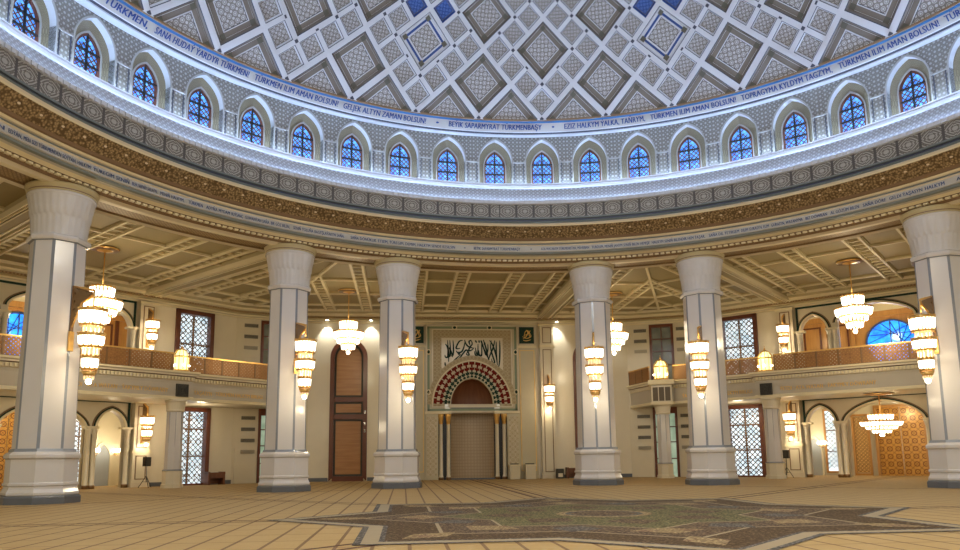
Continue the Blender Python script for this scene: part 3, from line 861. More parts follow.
def make_sconce(name, label, group, arm=1.25, scale=1., tiers=3):
    """origin: on the column face below the lamp; +y points away from the column; the lamp hangs at y = arm"""
    rt = root(name, (0, 0, 0), label, 'wall light', group)
    X = lambda v: (v[0] * scale, v[1], v[2])
    b = MB(); b.box(TX, -.06, .06, 0, .07, -1.7, 1.0, 'bronze'); b.box(TX, -.1, .1, 0, .09, -1.7, -.9, 'gold'); b.build('back_plate', rt, local=True)
    b = MB()
    b.prism(lambda s, o, z: (o, s, z), [(.05, .95), (arm * .95, .62), (arm * .95, .52), (.55, .25), (.05, -.75)], -.04, .04, 'pierced', 'gold')
    b.tube([(0, 0, .98), (0, arm * .5, .84), (0, arm, .68)], .05, 'gold'); b.tube([(0, 0, -.75), (0, .3, -.1), (0, .6, .25), (0, arm, .45)], .04, 'gold')
    b.tube([(0, arm, .68), (0, arm, .1)], .035, 'gold'); b.build('bracket', rt, local=True)
    spec = [(.50, -.2, -.68), (.46, -1.2, -1.55), (.29, -2.1, -2.45)]
    if tiers == 2: spec = [(.40, 0, -.42), (.30, -.85, -1.2)]
    for i, (r, zt, zb) in enumerate(spec):
        t = MB(); crystal_ring(t, r * scale, zb, zt, 22, w_=.085, r1=r * scale * .93); crystal_ring(t, r * scale * .6, zb + .05, zt, 10)
        for v in range(len(t.v)): t.v[v] = (t.v[v][0], t.v[v][1] + arm, t.v[v][2])
        to = t.build('crystal_tier', rt, local=True)
        g = MB(); gold_ring(g, r * scale * .85, zb - .12, .09, 20)
        for v in range(len(g.v)): g.v[v] = (g.v[v][0], g.v[v][1] + arm, g.v[v][2])
        g.build('gilt_band', to, local=True)
        g = MB(); crystal_ring(g, r * scale * .62, zb - .5, zb - .12, 12, 'crystal_dim')
        for v in range(len(g.v)): g.v[v] = (g.v[v][0], g.v[v][1] + arm, g.v[v][2])
        g.build('pendant_crystals', to, local=True)
        g = MB(); gold_ring(g, r * scale, zt, .12)
        for v in range(len(g.v)): g.v[v] = (g.v[v][0], g.v[v][1] + arm, g.v[v][2])
        g.build('gilt_band', to, local=True)
    b = MB(); zb = spec[-1][2] - .45; b.lathe([(.02, zb, 'gold'), (.12, zb, 'gold'), (.2, zb + .12, 'gold'), (.3 * scale, zb + .3, 'gold'), (.05, zb + .3, 'gold')], 12, (0, arm, 0)); b.tube([(0, arm, zb), (0, arm, .1)], .03, 'gold')
    b.build('stem', rt, local=True)
    b = MB(); b.ball((0, arm, zb - .1), .12, 'bulb'); b.build('bulb', rt, local=True)
    return rt


sc0 = make_sconce('column_sconce', '', 'crystal sconces on the columns')
sl = ['cascading crystal sconce on the nearest left column, overlapping a hanging chandelier', 'tiered crystal sconce on the column left of the tall wooden door', 'tiered crystal sconce on the column left of the mihrab',
      'tiered crystal sconce seen head-on, on the column right of the mihrab', 'tiered crystal sconce on the column beside the right lattice windows', 'tiered crystal sconce on the nearest right column, in front of the blue window']
for i, an in enumerate(colang):
    o = sc0 if i == 0 else copy_tree(sc0); o['label'] = sl[i]
    r = 23 - 1.12; o.location = (r * sin(an), r * cos(an), 7.75); o.rotation_euler = (0, 0, PI - an)
    rr = 23 - 2.37
    point('sconce_lamp', (rr * sin(an), rr * cos(an), 4.62), 90, WARM, .11); point('sconce_lamp', (rr * sin(an) , rr * cos(an), 6.3), 170, WARM, .1)

# sconces on the pilasters
ps0 = make_sconce('pilaster_sconce', '', 'crystal sconces on the pilasters', .6, 1., 2)
def place_pil(T, s, o_, z, label, first=False):
    o = ps0 if first else copy_tree(ps0); o['label'] = label
    p = T(s, o_, z); n = Vector(T(s, o_ - 1, z)) - Vector(p); o.location = p; o.rotation_euler = (0, 0, math.atan2(-n.x, n.y)); l = Vector(p) + n * .6
    point('sconce_lamp', (l.x, l.y, z - 1.88), 60, WARM, .1); point('sconce_lamp', (l.x, l.y, z - .65), 90, WARM, .08)
    return o
place_pil(TM, 6.05, 37.75, 7.2, 'crystal sconce on the slim pilaster right of the mihrab', True)
for T, nm in ((TL, 'left'), (TR, 'right')):
    place_pil(T, 5.85, 37.75, 10.9, 'crystal sconce on the upper pilaster behind the %s balcony railing' % nm)
    place_pil(T, 5.85, 37.75, 4.5, 'crystal sconce on the ground floor pilaster under the %s balcony, above the loudspeaker' % nm)


def make_chandelier(name, label, ztop_c, cat='chandelier', rod=2.0):
    """origin at the ceiling rose"""
    rt = root(name, (0, 0, 0), label, cat, None)
    b = MB(); b.lathe([(.01, 0, 'gold'), (.75, 0, 'bronze'), (.7, -.06, 'gold'), (.4, -.1, 'bronze'), (.1, -.16, 'gold'), (.03, -.2, 'gold')], 24); b.build('ceiling_rose', rt, local=True)
    b = MB(); b.tube([(0, 0, -.1), (0, 0, -rod)], .03, 'gold'); b.tube([(0, 0, -rod), (0, 0, -rod - 2.1)], .05, 'gold')
    for i in range(6):
        t = PI * i / 3; b.tube([(.05 * sin(t), .05 * cos(t), -rod - .05), (.55 * sin(t), .55 * cos(t), -rod - .18)], .02, 'gold'); b.tube([(0, 0, -rod - .8), (.98 * sin(t), .98 * cos(t), -rod - .9)], .025, 'gold')
    b.build('rod', rt, local=True)
    for r, zt, zb, n in ((.6, -.2, -.7, 20), (1.02, -.95, -1.35, 32), (.76, -1.42, -1.7, 22), (.45, -1.8, -2.1, 14)):
        t = MB(); crystal_ring(t, r, -rod + zb, -rod + zt, n, w_=.11, r1=r * .92)
        if r > 1: crystal_ring(t, r * .8, -rod + zb, -rod + zt, n)
        to = t.build('crystal_tier', rt, local=True); g = MB(); gold_ring(g, r, -rod + zt, .1, 24); g.build('gilt_band', to, local=True)
    b = MB(); b.ball((0, 0, -rod - 2.3), .13, 'bulb'); b.build('bulb', rt, local=True)
    return rt


c0 = make_chandelier('hanging_chandelier', 'large tiered crystal chandelier hanging before the left gallery, behind the near left sconce', 0)
c0['group'] = 'crystal chandeliers hanging from the coffered ceiling'
c0.location = (-21.7, 20.9, 13.15)
lab = {1: ('large tiered crystal chandelier hanging before the right gallery', (21.5, 20.9, 13.15), 1.), 2: ('small crystal chandelier hanging before the tall wooden door left of the mihrab', (-9.2, 30.3, 13.15), 1.),
       3: ('small crystal chandelier half hidden behind the column right of the mihrab', (9.4, 30.3, 13.15), 1.)}
for k, (lb, p, s_) in lab.items():
    o = copy_tree(c0); o['label'] = lb; o.location = p; o.scale = (s_ * .9 if s_ < 1 else 1, s_ * .9 if s_ < 1 else 1, s_ * 1.25 if s_ < 1 else 1)
o = copy_tree(c0); o['label'] = 'wide crystal chandelier hanging low in the ground floor arcade, before the gilded door'; p = TR(-.3, 35.6, 5.44); o.location = p; o.scale = (1.2, 1.2, .62)
for p, e in (((-20.9, 19.9, 9), 300), ((20.7, 19.9, 9), 300), ((-9, 29, 9), 260), ((9.2, 29, 9), 260)): point('chandelier_lamp', p, e, WARM, .3)
for T in (TL, TR):
    for s_, o_, z, e in ((-.3, 35.6, 3.0, 120), (-.3, 41.3, 4.6, 170), (5, 41.3, 4.6, 110), (0, 41, 10.6, 240), (5, 41, 10.6, 110), (9.3, 36.4, 4.6, 80)):
        p = T(s_, o_, z); point('gallery_lamp', p, e, WARM, .3)

# ------------------------------------------------------------------ tall wooden doors beside the mihrab
for sg, nm in ((-1, 'left'), (1, 'right')):
    T = TM; c = sg * DOORX
    rt = root('arched_door', (c, 38.3, 0), 'tall round-topped wooden door left of the mihrab' if sg < 0 else 'tall round-topped wooden door mostly hidden behind the column right of the mihrab', 'door', 'tall wooden doors')
    b = MB(); b.band(T, outline(c, 1.12, 9.6, 10.8, .3, 20), outline(c, 1.45, 9.6, 11.12, 0, 20), 38.12, 38.5, 'wood_d')
    for z in (0.0, 4.75, 6.1): b.box(T, c - 1.2, c + 1.2, 38.2, 38.5, z, z + .38, 'wood_d')
    b.build('door_frame', rt)
    for z0, z1 in ((.38, 4.75), (5.13, 6.1)):
        b = MB(); b.box(T, c - 1.12, c + 1.12, 38.32, 38.45, z0, z1, 'vent'); b.box(T, c - .97, c + .97, 38.28, 38.34, z0 + .15, z1 - .15, 'wood'); b.build('door_panel', rt)
    b = MB(); A = outline(c, 1.12, 9.6, 10.8, 6.48, 20); b.prism(T, A, 38.32, 38.45, 'vent'); A = outline(c, .97, 9.55, 10.6, 6.63, 20); b.prism(T, A, 38.28, 38.34, 'wood'); b.build('door_panel', rt)
    for z in (5.3, 4.4, 3.85):
        b = MB(); b.ball((c + 1.28, 38.06, z), .08, 'silver', 8); b.box(T, c + 1.22, c + 1.34, 38.08, 38.13, z - .12, z + .12, 'silver'); b.build('handle', rt)

# small spot lamps over the door walls
for x in (-11.4, -8.0, 6.9, 10.9):
    b = MB(); b.lathe([(.01, 12.5, 'spot'), (.12, 12.5, 'spot'), (.15, 12.58, 'silver'), (.01, 12.64, 'silver')], 12, (x, 37.7, 0))
    nmx = {-11.4: 'left of the tall door', -8.0: 'between the tall door and its column', 6.9: 'just right of the mihrab pilaster', 10.9: 'beyond the column right of the mihrab'}[x]
    tag(b.build('downlight', base=(x, 37.7, 12.5)), 'small round downlight in the cornice, ' + nmx, 'lamp', 'cornice downlights')
    l = bpy.data.lights.new('downlight_beam', 'SPOT'); l.energy = 330; l.spot_size = R_(75); l.spot_blend = .7; l.color = (1, .96, .86); l.shadow_soft_size = .08
    lo = bpy.data.objects.new('downlight_beam', l); COL.objects.link(lo); lo.location = (x, 37.6, 12.42); lo.rotation_euler = Vector((0, .42, -1)).to_track_quat('-Z', 'Y').to_euler()

# ------------------------------------------------------------------ mihrab
mh = root('mihrab', (0, 38.2, 0), 'mihrab niche with red and cream arch and green frame in the far wall', 'mihrab')
T = TM; Y = 37.75
b = MB()
wall_with_arches(b, T, -3.7, 3.7, 5.2, 12.2, Y, 38.25, [(0, 2.2, 5.85, 8.4, 5.21)], 'mcream', 'mcream', 28)
frame_line(b, T, -3.7, 3.7, 5.2, 12.2, Y, .10, 'cream_d', .08)
frame_line(b, T, -3.55, 3.55, 5.34, 12.05, Y, .16, 'green', .02)
frame_line(b, T, -3.2, 3.2, 5.62, 11.85, Y, .07, 'cream', .07)
b.box(T, -3.1, -2.45, Y - .03, Y, 5.7, 11.78, 'mihtaupe'); b.box(T, 2.45, 3.1, Y - .03, Y, 5.7, 11.78, 'mihtaupe'); b.box(T, -2.45, 2.45, Y - .03, Y, 11.15, 11.78, 'mihtaupe')
b.build('surround', mh)
for x, z in ((-3.47, 10.0), (3.47, 10.0), (-3.47, 6.8), (3.47, 6.8), (-1.4, 11.97), (1.4, 11.97)):
    b = MB(); b.lathe([(.005, 0, 'dkgreen'), (.11, 0, 'dkgreen'), (.11, .05, 'dkgreen'), (.17, .05, 'rib'), (.17, -.03, 'rib')], 14, (0, 0, 0))
    for i in range(len(b.v)):
        px_, py_, pz_ = b.v[i]; b.v[i] = (x + px_ * (1.25 if abs(x) < 2 else 1), Y - .05 - pz_, z + py_ * (1 if abs(x) < 2 else 1.3))
    b.build('medallion', mh)
# voussoir ring
b = MB(); NV = 19
def ringpt(f, u):   # f: 0 inner .. 1 outer, u 0..1 along the arch
    wi = 1.72 + 1.38 * f; h = 2.1 + 1.35 * f; t = PI * u
    return (-.05 - wi * cos(t), 5.85 + h * (.94 * sin(t) + .06 * (1 - abs(cos(t)))))
U = [i / 76 for i in range(77)]
b.band(T, [ringpt(-.04, u) for u in U], [ringpt(1.05, u) for u in U], Y - .10, Y + .3, 'icream')
b.band(T, [ringpt(1.05, u) for u in U], [ringpt(1.32, u) for u in U], Y - .08, Y + .05, 'mihtaupe')
b.band(T, [ringpt(1.0, u) for u in U], [ringpt(1.05, u) for u in U], Y - .12, Y + .05, 'rib')
b.build('arch_ring', mh)
b = MB()
for i in range(NV):
    u = (i + .5) / NV; du = .5 / NV
    for f0, f1, w0, w1, k in ((.02, .12, .7, .7, 'dkgreen'), (.12, .2, .3, .3, 'dkgreen'), (.2, .34, .9, .9, 'dkgreen'), (.34, .42, .3, .3, 'dkgreen'), (.42, .47, .35, .5, 'red'), (.47, .62, .92, .92, 'red'), (.62, .78, .3, .3, 'red'), (.78, .96, .92, .8, 'red')):
        q = [ringpt(f0, u - du * w0), ringpt(f0, u + du * w0), ringpt(f1, u + du * w1), ringpt(f1, u - du * w1)]
        b.face([T(x, Y - .115, z) for x, z in q], k)
    if True:   # pale rounds between the dark keys
        q = [ringpt(.26, u + du * .8), ringpt(.26, u + du * 1.2), ringpt(.2, u + du)]
        b.face([T(x, Y - .115, z) for x, z in q], 'icream')
b.build('arch_inlay', mh)
# niche: half dome and curved tiled wall
b = MB(); NS = 20
for i in range(NS):
    t0, t1 = PI * i / NS, PI * (i + 1) / NS
    P = lambda t, z, r=1.78: (-r * cos(t), 38.1 + 1.15 * sin(t) * r / 1.78, z)
    b.face([P(t0, 0), P(t1, 0), P(t1, 5.7), P(t0, 5.7)], 'tilegrid', [(i * .28, 0), (i * .28 + .28, 0), (i * .28 + .28, 5.7), (i * .28, 5.7)], True)
b.build('niche_wall', mh)
b = MB()
prof_ = [ringpt(.04, i / 16) for i in range(9)]
for j in range(8):
    (x0, z0), (x1, z1) = prof_[j], prof_[j + 1]
    for i in range(NS):
        t0, t1 = PI * i / NS, PI * (i + 1) / NS
        P = lambda t, x, z: (x * cos(t), 38.0 + abs(x) / 1.83 * 1.2 * sin(t), z)
        b.face([P(t0, x0, z0), P(t1, x0, z0), P(t1, x1, z1), P(t0, x1, z1)], 'wood_r', [(t0, z0), (t1, z0), (t1, z1), (t0, z1)], True)
b.build('niche_half_dome', mh)
b = MB(); b.box(T, -1.9, 1.9, 37.7, 38.05, 5.6, 5.85, 'cream_d'); b.box(T, -1.7, 1.7, 37.75, 38.05, 5.4, 5.6, 'teal')
b.box(T, -3.75, -1.7, Y - .12, 38.2, 5.1, 5.3, 'rib'); b.box(T, 1.7, 3.75, Y - .12, 38.2, 5.1, 5.3, 'rib'); b.box(T, -1.7, 1.7, 37.8, 38.1, 5.15, 5.42, 'cream_d'); b.build('impost_band', mh)
for sg in (-1, 1):
    b = MB(); b.box(T, *sorted((sg * 2.72, sg * 3.7)), Y, 38.25, 0, 5.1, 'mcream')
    b.box(T, *sorted((sg * 2.85, sg * 3.6)), Y - .03, Y, .35, 4.9, 'ornament'); b.box(T, *sorted((sg * 1.72, sg * 2.72)), 38.12, 38.4, 0, 5.1, 'black')
    A = arch(sg * 3.22, .3, 3.6, 4.3); b.band(T, A, [(x + (x - sg * 3.22) * .12, z + .05) for x, z in A], Y - .05, Y - .02, 'cream_d'); b.build('side_panel', mh)
b = MB(); b.box(T, -1.75, 1.75, 37.9, 38.1, 0, .12, 'slate'); b.build('threshold', mh)
for x in (-2.5, -1.92, 1.92, 2.5):
    b = MB(); b.lathe([(.01, .0, 'bronze'), (.2, 0, 'bronze'), (.2, .2, 'bronze'), (.17, .26, 'cream'), (.15, .4, 'cream'), (.14, 4.3, 'cream'), (.15, 4.32, 'gold'), (.2, 4.7, 'gold'), (.26, 5.05, 'gold'), (.26, 5.1, 'gold'), (.01, 5.1, 'gold')], 16, (x, Y + .2, 0))
    b.build('colonnette', mh)
# calligraphy panel with brush strokes
b = MB()
A = [ringpt(1.32, u) for u in U if abs(ringpt(1.32, u)[0]) < 2.42]
b.prism(T, [(-2.45, 11.15)] + [(-2.45, A[0][1])] + A + [(2.45, A[-1][1]), (2.45, 11.15)], Y - .02, Y + .1, 'cream'); b.build('calligraphy_panel', mh)
def stroke(b, pts, w_, k, T_, o_):
    P = [Vector(p) for p in pts]; Q = []
    for i in range(len(P) - 1):
        p0, p1, p2, p3 = P[max(i - 1, 0)], P[i], P[i + 1], P[min(i + 2, len(P) - 1)]
        for j in range(5):
            t = j / 5; Q.append(.5 * ((2 * p1) + (p2 - p0) * t + (2 * p0 - 5 * p1 + 4 * p2 - p3) * t * t + (3 * p1 - p0 - 3 * p2 + p3) * t ** 3))
    Q.append(P[-1]); n = len(Q); L, R = [], []
    for i, p in enumerate(Q):
        d = Q[min(i + 1, n - 1)] - Q[max(i - 1, 0)]; d = d.normalized() if d.length > 1e-6 else Vector((1, 0)); nn = Vector((-d.y, d.x)); ww = w_ * (.35 + .65 * sin(PI * min(1, (i + .6) / n)))
        L.append(p + nn * ww); R.append(p - nn * ww)
    for i in range(n - 1): b.face([T_(L[i].x, o_, L[i].y), T_(R[i].x, o_, R[i].y), T_(R[i + 1].x, o_, R[i + 1].y), T_(L[i + 1].x, o_, L[i + 1].y)], k)
def cal(px, py): return (-2.35 + (px - 135) / 665 * 4.75, 11.1 - (py - 105) / 250 * 2.45)
strokes = [[(775, 120), (775, 200), (768, 300), (755, 350)], [(735, 130), (735, 230), (745, 325)], [(660, 120), (690, 150), (715, 200), (735, 260), (745, 320)], [(720, 120), (700, 180), (670, 230), (640, 290)], [(680, 120), (672, 180), (690, 240), (715, 300), (690, 300), (680, 270)],
           [(590, 115), (610, 160), (630, 220), (645, 280)], [(640, 150), (640, 200), (620, 240), (600, 200), (570, 120)], [(560, 120), (590, 180), (625, 240), (655, 280)], [(570, 150), (570, 240), (545, 240), (535, 200)], [(530, 150), (525, 235), (500, 240), (490, 210)],
           [(500, 180), (515, 230), (560, 245), (575, 215)], [(450, 115), (465, 150), (440, 175), (425, 205), (460, 200), (485, 180)], [(480, 185), (430, 175), (395, 150), (380, 115)], [(455, 120), (430, 130), (440, 160)], [(420, 205), (400, 235), (430, 240), (400, 200), (360, 230), (330, 260), (290, 285), (240, 310)],
           [(385, 130), (370, 180), (345, 215), (300, 220), (285, 205)], [(360, 120), (320, 130), (285, 180), (300, 190), (330, 185)], [(330, 220), (315, 235), (300, 215)], [(250, 120), (255, 180), (250, 240), (225, 250)], [(215, 120), (220, 200), (215, 250), (195, 255)],
           [(190, 120), (195, 190), (190, 255), (165, 258), (160, 240)], [(165, 150), (190, 180), (200, 230), (200, 300)], [(160, 320), (180, 335), (220, 325), (260, 290), (300, 260), (340, 235)], [(160, 300), (165, 325), (190, 338)], [(205, 180), (230, 215), (245, 260)], [(540, 120), (545, 140)], [(500, 120), (515, 140)], [(610, 140), (600, 160)]]
b = MB()
for st in strokes: stroke(b, [cal(*p) for p in st], .066, 'dkgreen', TM, Y - .035)
b.build('calligraphy', mh)

# green calligraphy tiles either side, framed panels and pilasters
for sg, nm in ((-1, 'left'), (1, 'right')):
    c = sg * 4.45
    rt = root('calligraphy_tile', (c, 38.1, 10.7), 'square dark green tile with gold calligraphy at the upper %s of the mihrab' % nm, 'tile', 'green calligraphy tiles')
    b = MB(); b.box(TM, c - .68, c + .68, 38.0, 38.2, 10.65, 12.2, 'cream_d'); b.build('tile_frame', rt)
    b = MB(); b.box(TM, c - .6, c + .6, 37.95, 38.05, 10.75, 12.1, 'dkgreen'); b.build('tile_field', rt)
    b = MB()
    for st in ([(-.2, -.2), (-.1, .3), (.15, .35), (.1, .1), (-.25, 0)], [(-.35, -.1), (0, -.25), (.35, -.1), (.25, .2)], [(.0, .45), (.1, .2), (-.05, -.1), (-.3, -.3)], [(-.3, -.4), (0, -.45), (.35, -.35)], [(.3, .4), (.2, .1), (.3, -.2)]):
        stroke(b, [(c + x, 11.42 + z) for x, z in st], .035, 'goldtxt', TM, 37.94)
    b.build('tile_calligraphy', rt)
    rt = root('framed_wall_panel', (c, 38.1, 0), 'tall cream stone panel with gilt edges on the %s side of the mihrab' % nm, 'panel', 'tall panels beside the mihrab')
    b = MB(); b.box(TM, c - .75, c + .75, 38.0, 38.2, 0, 10.5, 'mcream'); b.box(TM, c - .82, c + .82, 37.92, 38.2, 10.4, 10.6, 'rib'); b.build('panel_body', rt)
    b = MB(); frame_line(b, TM, c - .6, c + .6, .6, 10.2, 38.0, .05, 'goldtxt'); b.build('gilt_edge', rt)
def pilaster(T, s, label, z0=0, z1=12.35, group='pilasters', zlow=10.5, o_=37.75, mid=None):
    p = T(s, o_, z0); rt = root('pilaster', (p[0], p[1], z0), label, 'pilaster', group)
    b = MB(); b.box(T, s - .55, s + .55, o_, 38.2, z0, z1, 'cream'); b.build('pilaster_body', rt)
    b = MB(); b.box(T, s - .62, s + .62, o_ - .08, 38.2, z1 - .15, z1, 'rib'); b.build('pilaster_cap', rt); b = MB(); b.box(T, s - .62, s + .62, o_ - .08, 38.2, zlow - .1, zlow + .1, 'rib'); b.build('pilaster_band', rt); b = MB(); b.box(T, s - .62, s + .62, o_ - .08, 38.2, z0, z0 + .3, 'cream_d'); b.build('pilaster_foot', rt)
    b = MB(); frame_line(b, T, s - .36, s + .36, zlow + .25, z1 - .3, o_, .06, 'brown'); frame_line(b, T, s - .36, s + .36, z0 + .5, zlow - .25, o_, .06, 'brown'); b.build('inlaid_line', rt)
pilaster(TM, 6.05, 'slim cream pilaster right of the mihrab, with a crystal sconce')
pilaster(TM, -6.05, 'slim cream pilaster left of the mihrab, behind the column')
for T, nm in ((TL, 'left'), (TR, 'right')):
    pilaster(T, 5.85, 'cream pilaster on the ground floor under the %s balcony' % nm, 0, 5.6, 'pilasters of the arcades', 2.3)
    pilaster(T, 5.85, 'cream pilaster of the upper %s gallery' % nm, 7.2, 12.35, 'pilasters of the arcades', 8.0)

# pedestal boxes and odd things on the floor by the mihrab
for x, lb in ((3.12, 'fluted cream stone box against the right foot of the mihrab'), (4.35, 'fluted cream stone box below the gilt edged panel right of the mihrab')):
    rt = root('pedestal_box', (x, 37.1, 0), lb, 'pedestal', 'fluted stone boxes')
    b = MB(); b.box(TM, x - .38, x + .38, 36.7, 37.6, 0, 1.0, 'cream')
    for i in range(7): b.box(TM, x - .36 + i * .11, x - .31 + i * .11, 36.66, 36.7, .08, .95, 'rib')
    b.build('box_body', rt); b = MB(); b.box(TM, x - .42, x + .42, 36.62, 37.65, .98, 1.12, 'rib'); b.box(TM, x - .3, x + .3, 36.8, 37.4, 1.1, 1.2, 'vent'); b.build('box_top', rt)
rt = root('heater_box', (6.75, 37.2, 0), 'small dark appliance on the floor right of the mihrab pilaster', 'appliance')
b = MB(); b.box(TM, 6.45, 7.0, 37.0, 37.5, 0, .75, 'vent'); b.build('casing', rt); b = MB(); b.box(TM, 6.55, 6.9, 36.97, 37.0, .12, .4, 'walltile'); b.build('front_label', rt)
def low_table(T, s, o_, w_, h, label, name='wooden_bench'):
    p = T(s, o_, 0); rt = root(name, p, label, 'stool')
    b = MB(); b.box(T, s - w_ / 2, s + w_ / 2, o_ - .35, o_ + .35, h - .12, h, 'wood_r'); b.build('top', rt)
    for sg in (-1, 1):
        b = MB(); b.box(T, *sorted((s + sg * w_ / 2, s + sg * (w_ / 2 - .14))), o_ - .33, o_ + .33, 0, h + .05, 'wood_r'); b.build('side_panel', rt)
    b = MB(); b.box(T, s - w_ / 2 + .1, s + w_ / 2 - .1, o_ + .25, o_ + .32, .08, h - .12, 'wood_r'); b.box(T, s - w_ / 2 + .1, s + w_ / 2 - .1, o_ - .3, o_ - .24, h - .4, h - .12, 'wood_r'); b.build('back_panel', rt)
low_table(TL, 11.0, 37.4, 1.3, .85, 'small wooden stand against the wall right of the left lattice window')
low_table(TM, 7.75, 37.3, 1.0, .8, 'small wooden stand on the floor behind the column right of the mihrab')

# ------------------------------------------------------------------ lattice windows
def lattice_window(T, z0, z1, label, rows):
    s0, s1 = 8.0, 10.9; p = T(9.45, 38.2, z0); rt = root('lattice_window', (p[0], p[1], z0), label, 'window', 'lattice windows')
    b = MB()
    b.box(T, s0, s0 + .3, 38.0, 38.5, z0, z1, 'wood_d'); b.box(T, s1 - .3, s1, 38.0, 38.5, z0, z1, 'wood_d'); b.box(T, s0, s1, 38.0, 38.5, z1 - .3, z1, 'wood_d'); b.box(T, s0, s1, 38.0, 38.5, z0, z0 + .12, 'wood_d'); b.build('window_frame', rt)
    b = MB(); b.box(T, s0 + .2, s1 - .2, 38.62, 38.66, z0, z1 - .1, 'palepane'); b.build('glass', rt)
    b = MB(); a0, a1, c0_, c1 = s0 + .3, s1 - .3, z0 + .12, z1 - .3; W, H = a1 - a0, c1 - c0_
    b.box(T, (a0 + a1) / 2 - .05, (a0 + a1) / 2 + .05, 38.3, 38.42, c0_, c1, 'bronze')
    for z in rows: b.box(T, a0, a1, 38.3, 38.42, z - .05, z + .05, 'bronze')
    pt = W / 6
    nd = int((W + H) / pt) + 2
    for i in range(-1, nd):
        for sg in (1, -1):
            c = i * pt; pts_ = []
            # line x + sg.. : x - x0 = t, z = c - t (sg 1) or z = c - W + t
            xa, xb = 0., W
            f = (lambda x: c - x) if sg > 0 else (lambda x: c - W + x)
            if sg > 0: xa, xb = max(0, c - H), min(W, c)
            else: xa, xb = max(0, W - c), min(W, H + W - c)
            if xb - xa > .05: b.tube([T(a0 + xa, 38.36, c0_ + f(xa)), T(a0 + xb, 38.36, c0_ + f(xb))], .036, 'bronze', 4)
    nx, nz = 3, max(1, round(H / (pt * 2)))
    for i in range(nx):
        for j in range(nz):
            cx_, cz_ = a0 + (i + .5) * W / nx, c0_ + (j + .5) * H / nz
            ring = [(cx_ + .2 * cos(2 * PI * q / 8 + q8), cz_ + .2 * sin(2 * PI * q / 8 + q8)) for q in range(8)]; ring2 = [(cx_ + .235 * cos(2 * PI * q / 8 + q8), cz_ + .235 * sin(2 * PI * q / 8 + q8)) for q in range(8)]
            b.band(T, ring, ring2, 38.32, 38.38, 'bronze', close=True)
    b.build('window_lattice', rt)
for T, nm in ((TL, 'left'), (TR, 'right')):
    lattice_window(T, 0.0, 5.4, 'tall lattice window with pale daylight at floor level, under the %s balcony' % nm, (2.0, 3.9))
    lattice_window(T, 7.1, 12.3, 'lattice window with pale daylight above the %s balcony railing' % nm, (9.9,))

# ------------------------------------------------------------------ balconies
slab = {}
def balcony(T, nm, mir):
    X = (lambda p: (-p[0], p[1])) if mir else (lambda p: p)
    P = lambda s, o: T(s, o, 0)[:2]
    o1, o2 = 33.65, 34.3
    plan = [P(-9, o1), P(6.95, o1), P(6.95, o2), P(13.3, o2), P(14.05, 33.6), X((13.45, 34.6)), X((12.95, 38.15))]
    back = [P(12.8, 38.2), P(-9, 38.2)]
    rt = root('balcony', (*P(0, 36), 5.45), 'cream stone balcony with dentils and gold lettering along the %s wing' % nm, 'balcony', 'balconies')
    b = MB(); b.face([(*p, 7.2) for p in plan + back], 'cream_d'); b.face([(*p, 5.5) for p in reversed(plan + back)], 'cream_d'); b.build('balcony_slab', rt)
    b = MB(); pth = plan if not mir else plan[::-1]
    g = 1 if not mir else 1
    prof = [(.0, 7.28, 'cream'), (-.32, 7.28, 'teal'), (-.32, 7.16, 'rib'), (-.22, 7.1, 'cream_d'), (-.22, 7.0, 'cream_d'), (-.08, 6.95, 'brown'), (-.08, 6.72, 'cream_d'), (-.02, 6.68, 'rib'), (0, 6.5, 'fascia'), (0, 5.7, 'fascia'), (-.06, 5.66, 'rib'), (-.06, 5.5, 'rib'), (.2, 5.45, 'cream')]
    # path runs so that the hall lies on its right for the right wing; use negative offsets toward the hall
    sgn = 1
    path_extrude(b, pth, [(sgn * -d * (-1), z, k) for d, z, k in prof] if False else [(d, z, k) for d, z, k in prof] if hall_right(pth) else [(-d, z, k) for d, z, k in prof])
    b.build('fascia', rt)
    for s0, s1, o in ((-9, 6.9, o1), (7.05, 13.2, o2)):
        b = MB(); s = s0 + .1
        while s < s1: b.box(T, s, s + .11, o - .18, o - .07, 6.74, 6.93, 'rib'); s += .22
        b.build('dentil_course', rt)
    return rt, plan
def hall_right(p):
    (x0, y0), (x1, y1) = p[0], p[1]; cr = (x1 - x0) * (0 - y0) - (y1 - y0) * (0 - x0); return cr < 0
def railing(T, s0, s1, o, label, P=None):
    n = max(1, round((s1 - s0) / 1.35)); p = T((s0 + s1) / 2, o, 7.28) if P is None else P((s0 + s1) / 2, o, 7.28); TT = P or T
    rt = root('balcony_railing', p, label, 'railing', 'pierced gilt railings'); w_ = (s1 - s0) / n
    for i in range(n):
        a, c = s0 + i * w_, s0 + (i + 1) * w_
        b = MB(); b.box(TT, a + .05, c - .05, o - .02, o + .02, 7.36, 8.38, 'railing'); b.build('pierced_panel', rt)
        b = MB(); b.box(TT, c - .05, c + .05, o - .05, o + .05, 7.28, 8.45, 'wood_r' if False else 'bronze'); b.build('rail_post', rt)
    b = MB(); b.box(TT, s0, s1, o - .06, o + .06, 8.38, 8.48, 'gold'); b.box(TT, s0, s1, o - .05, o + .05, 7.28, 7.38, 'bronze'); b.build('hand_rail', rt)
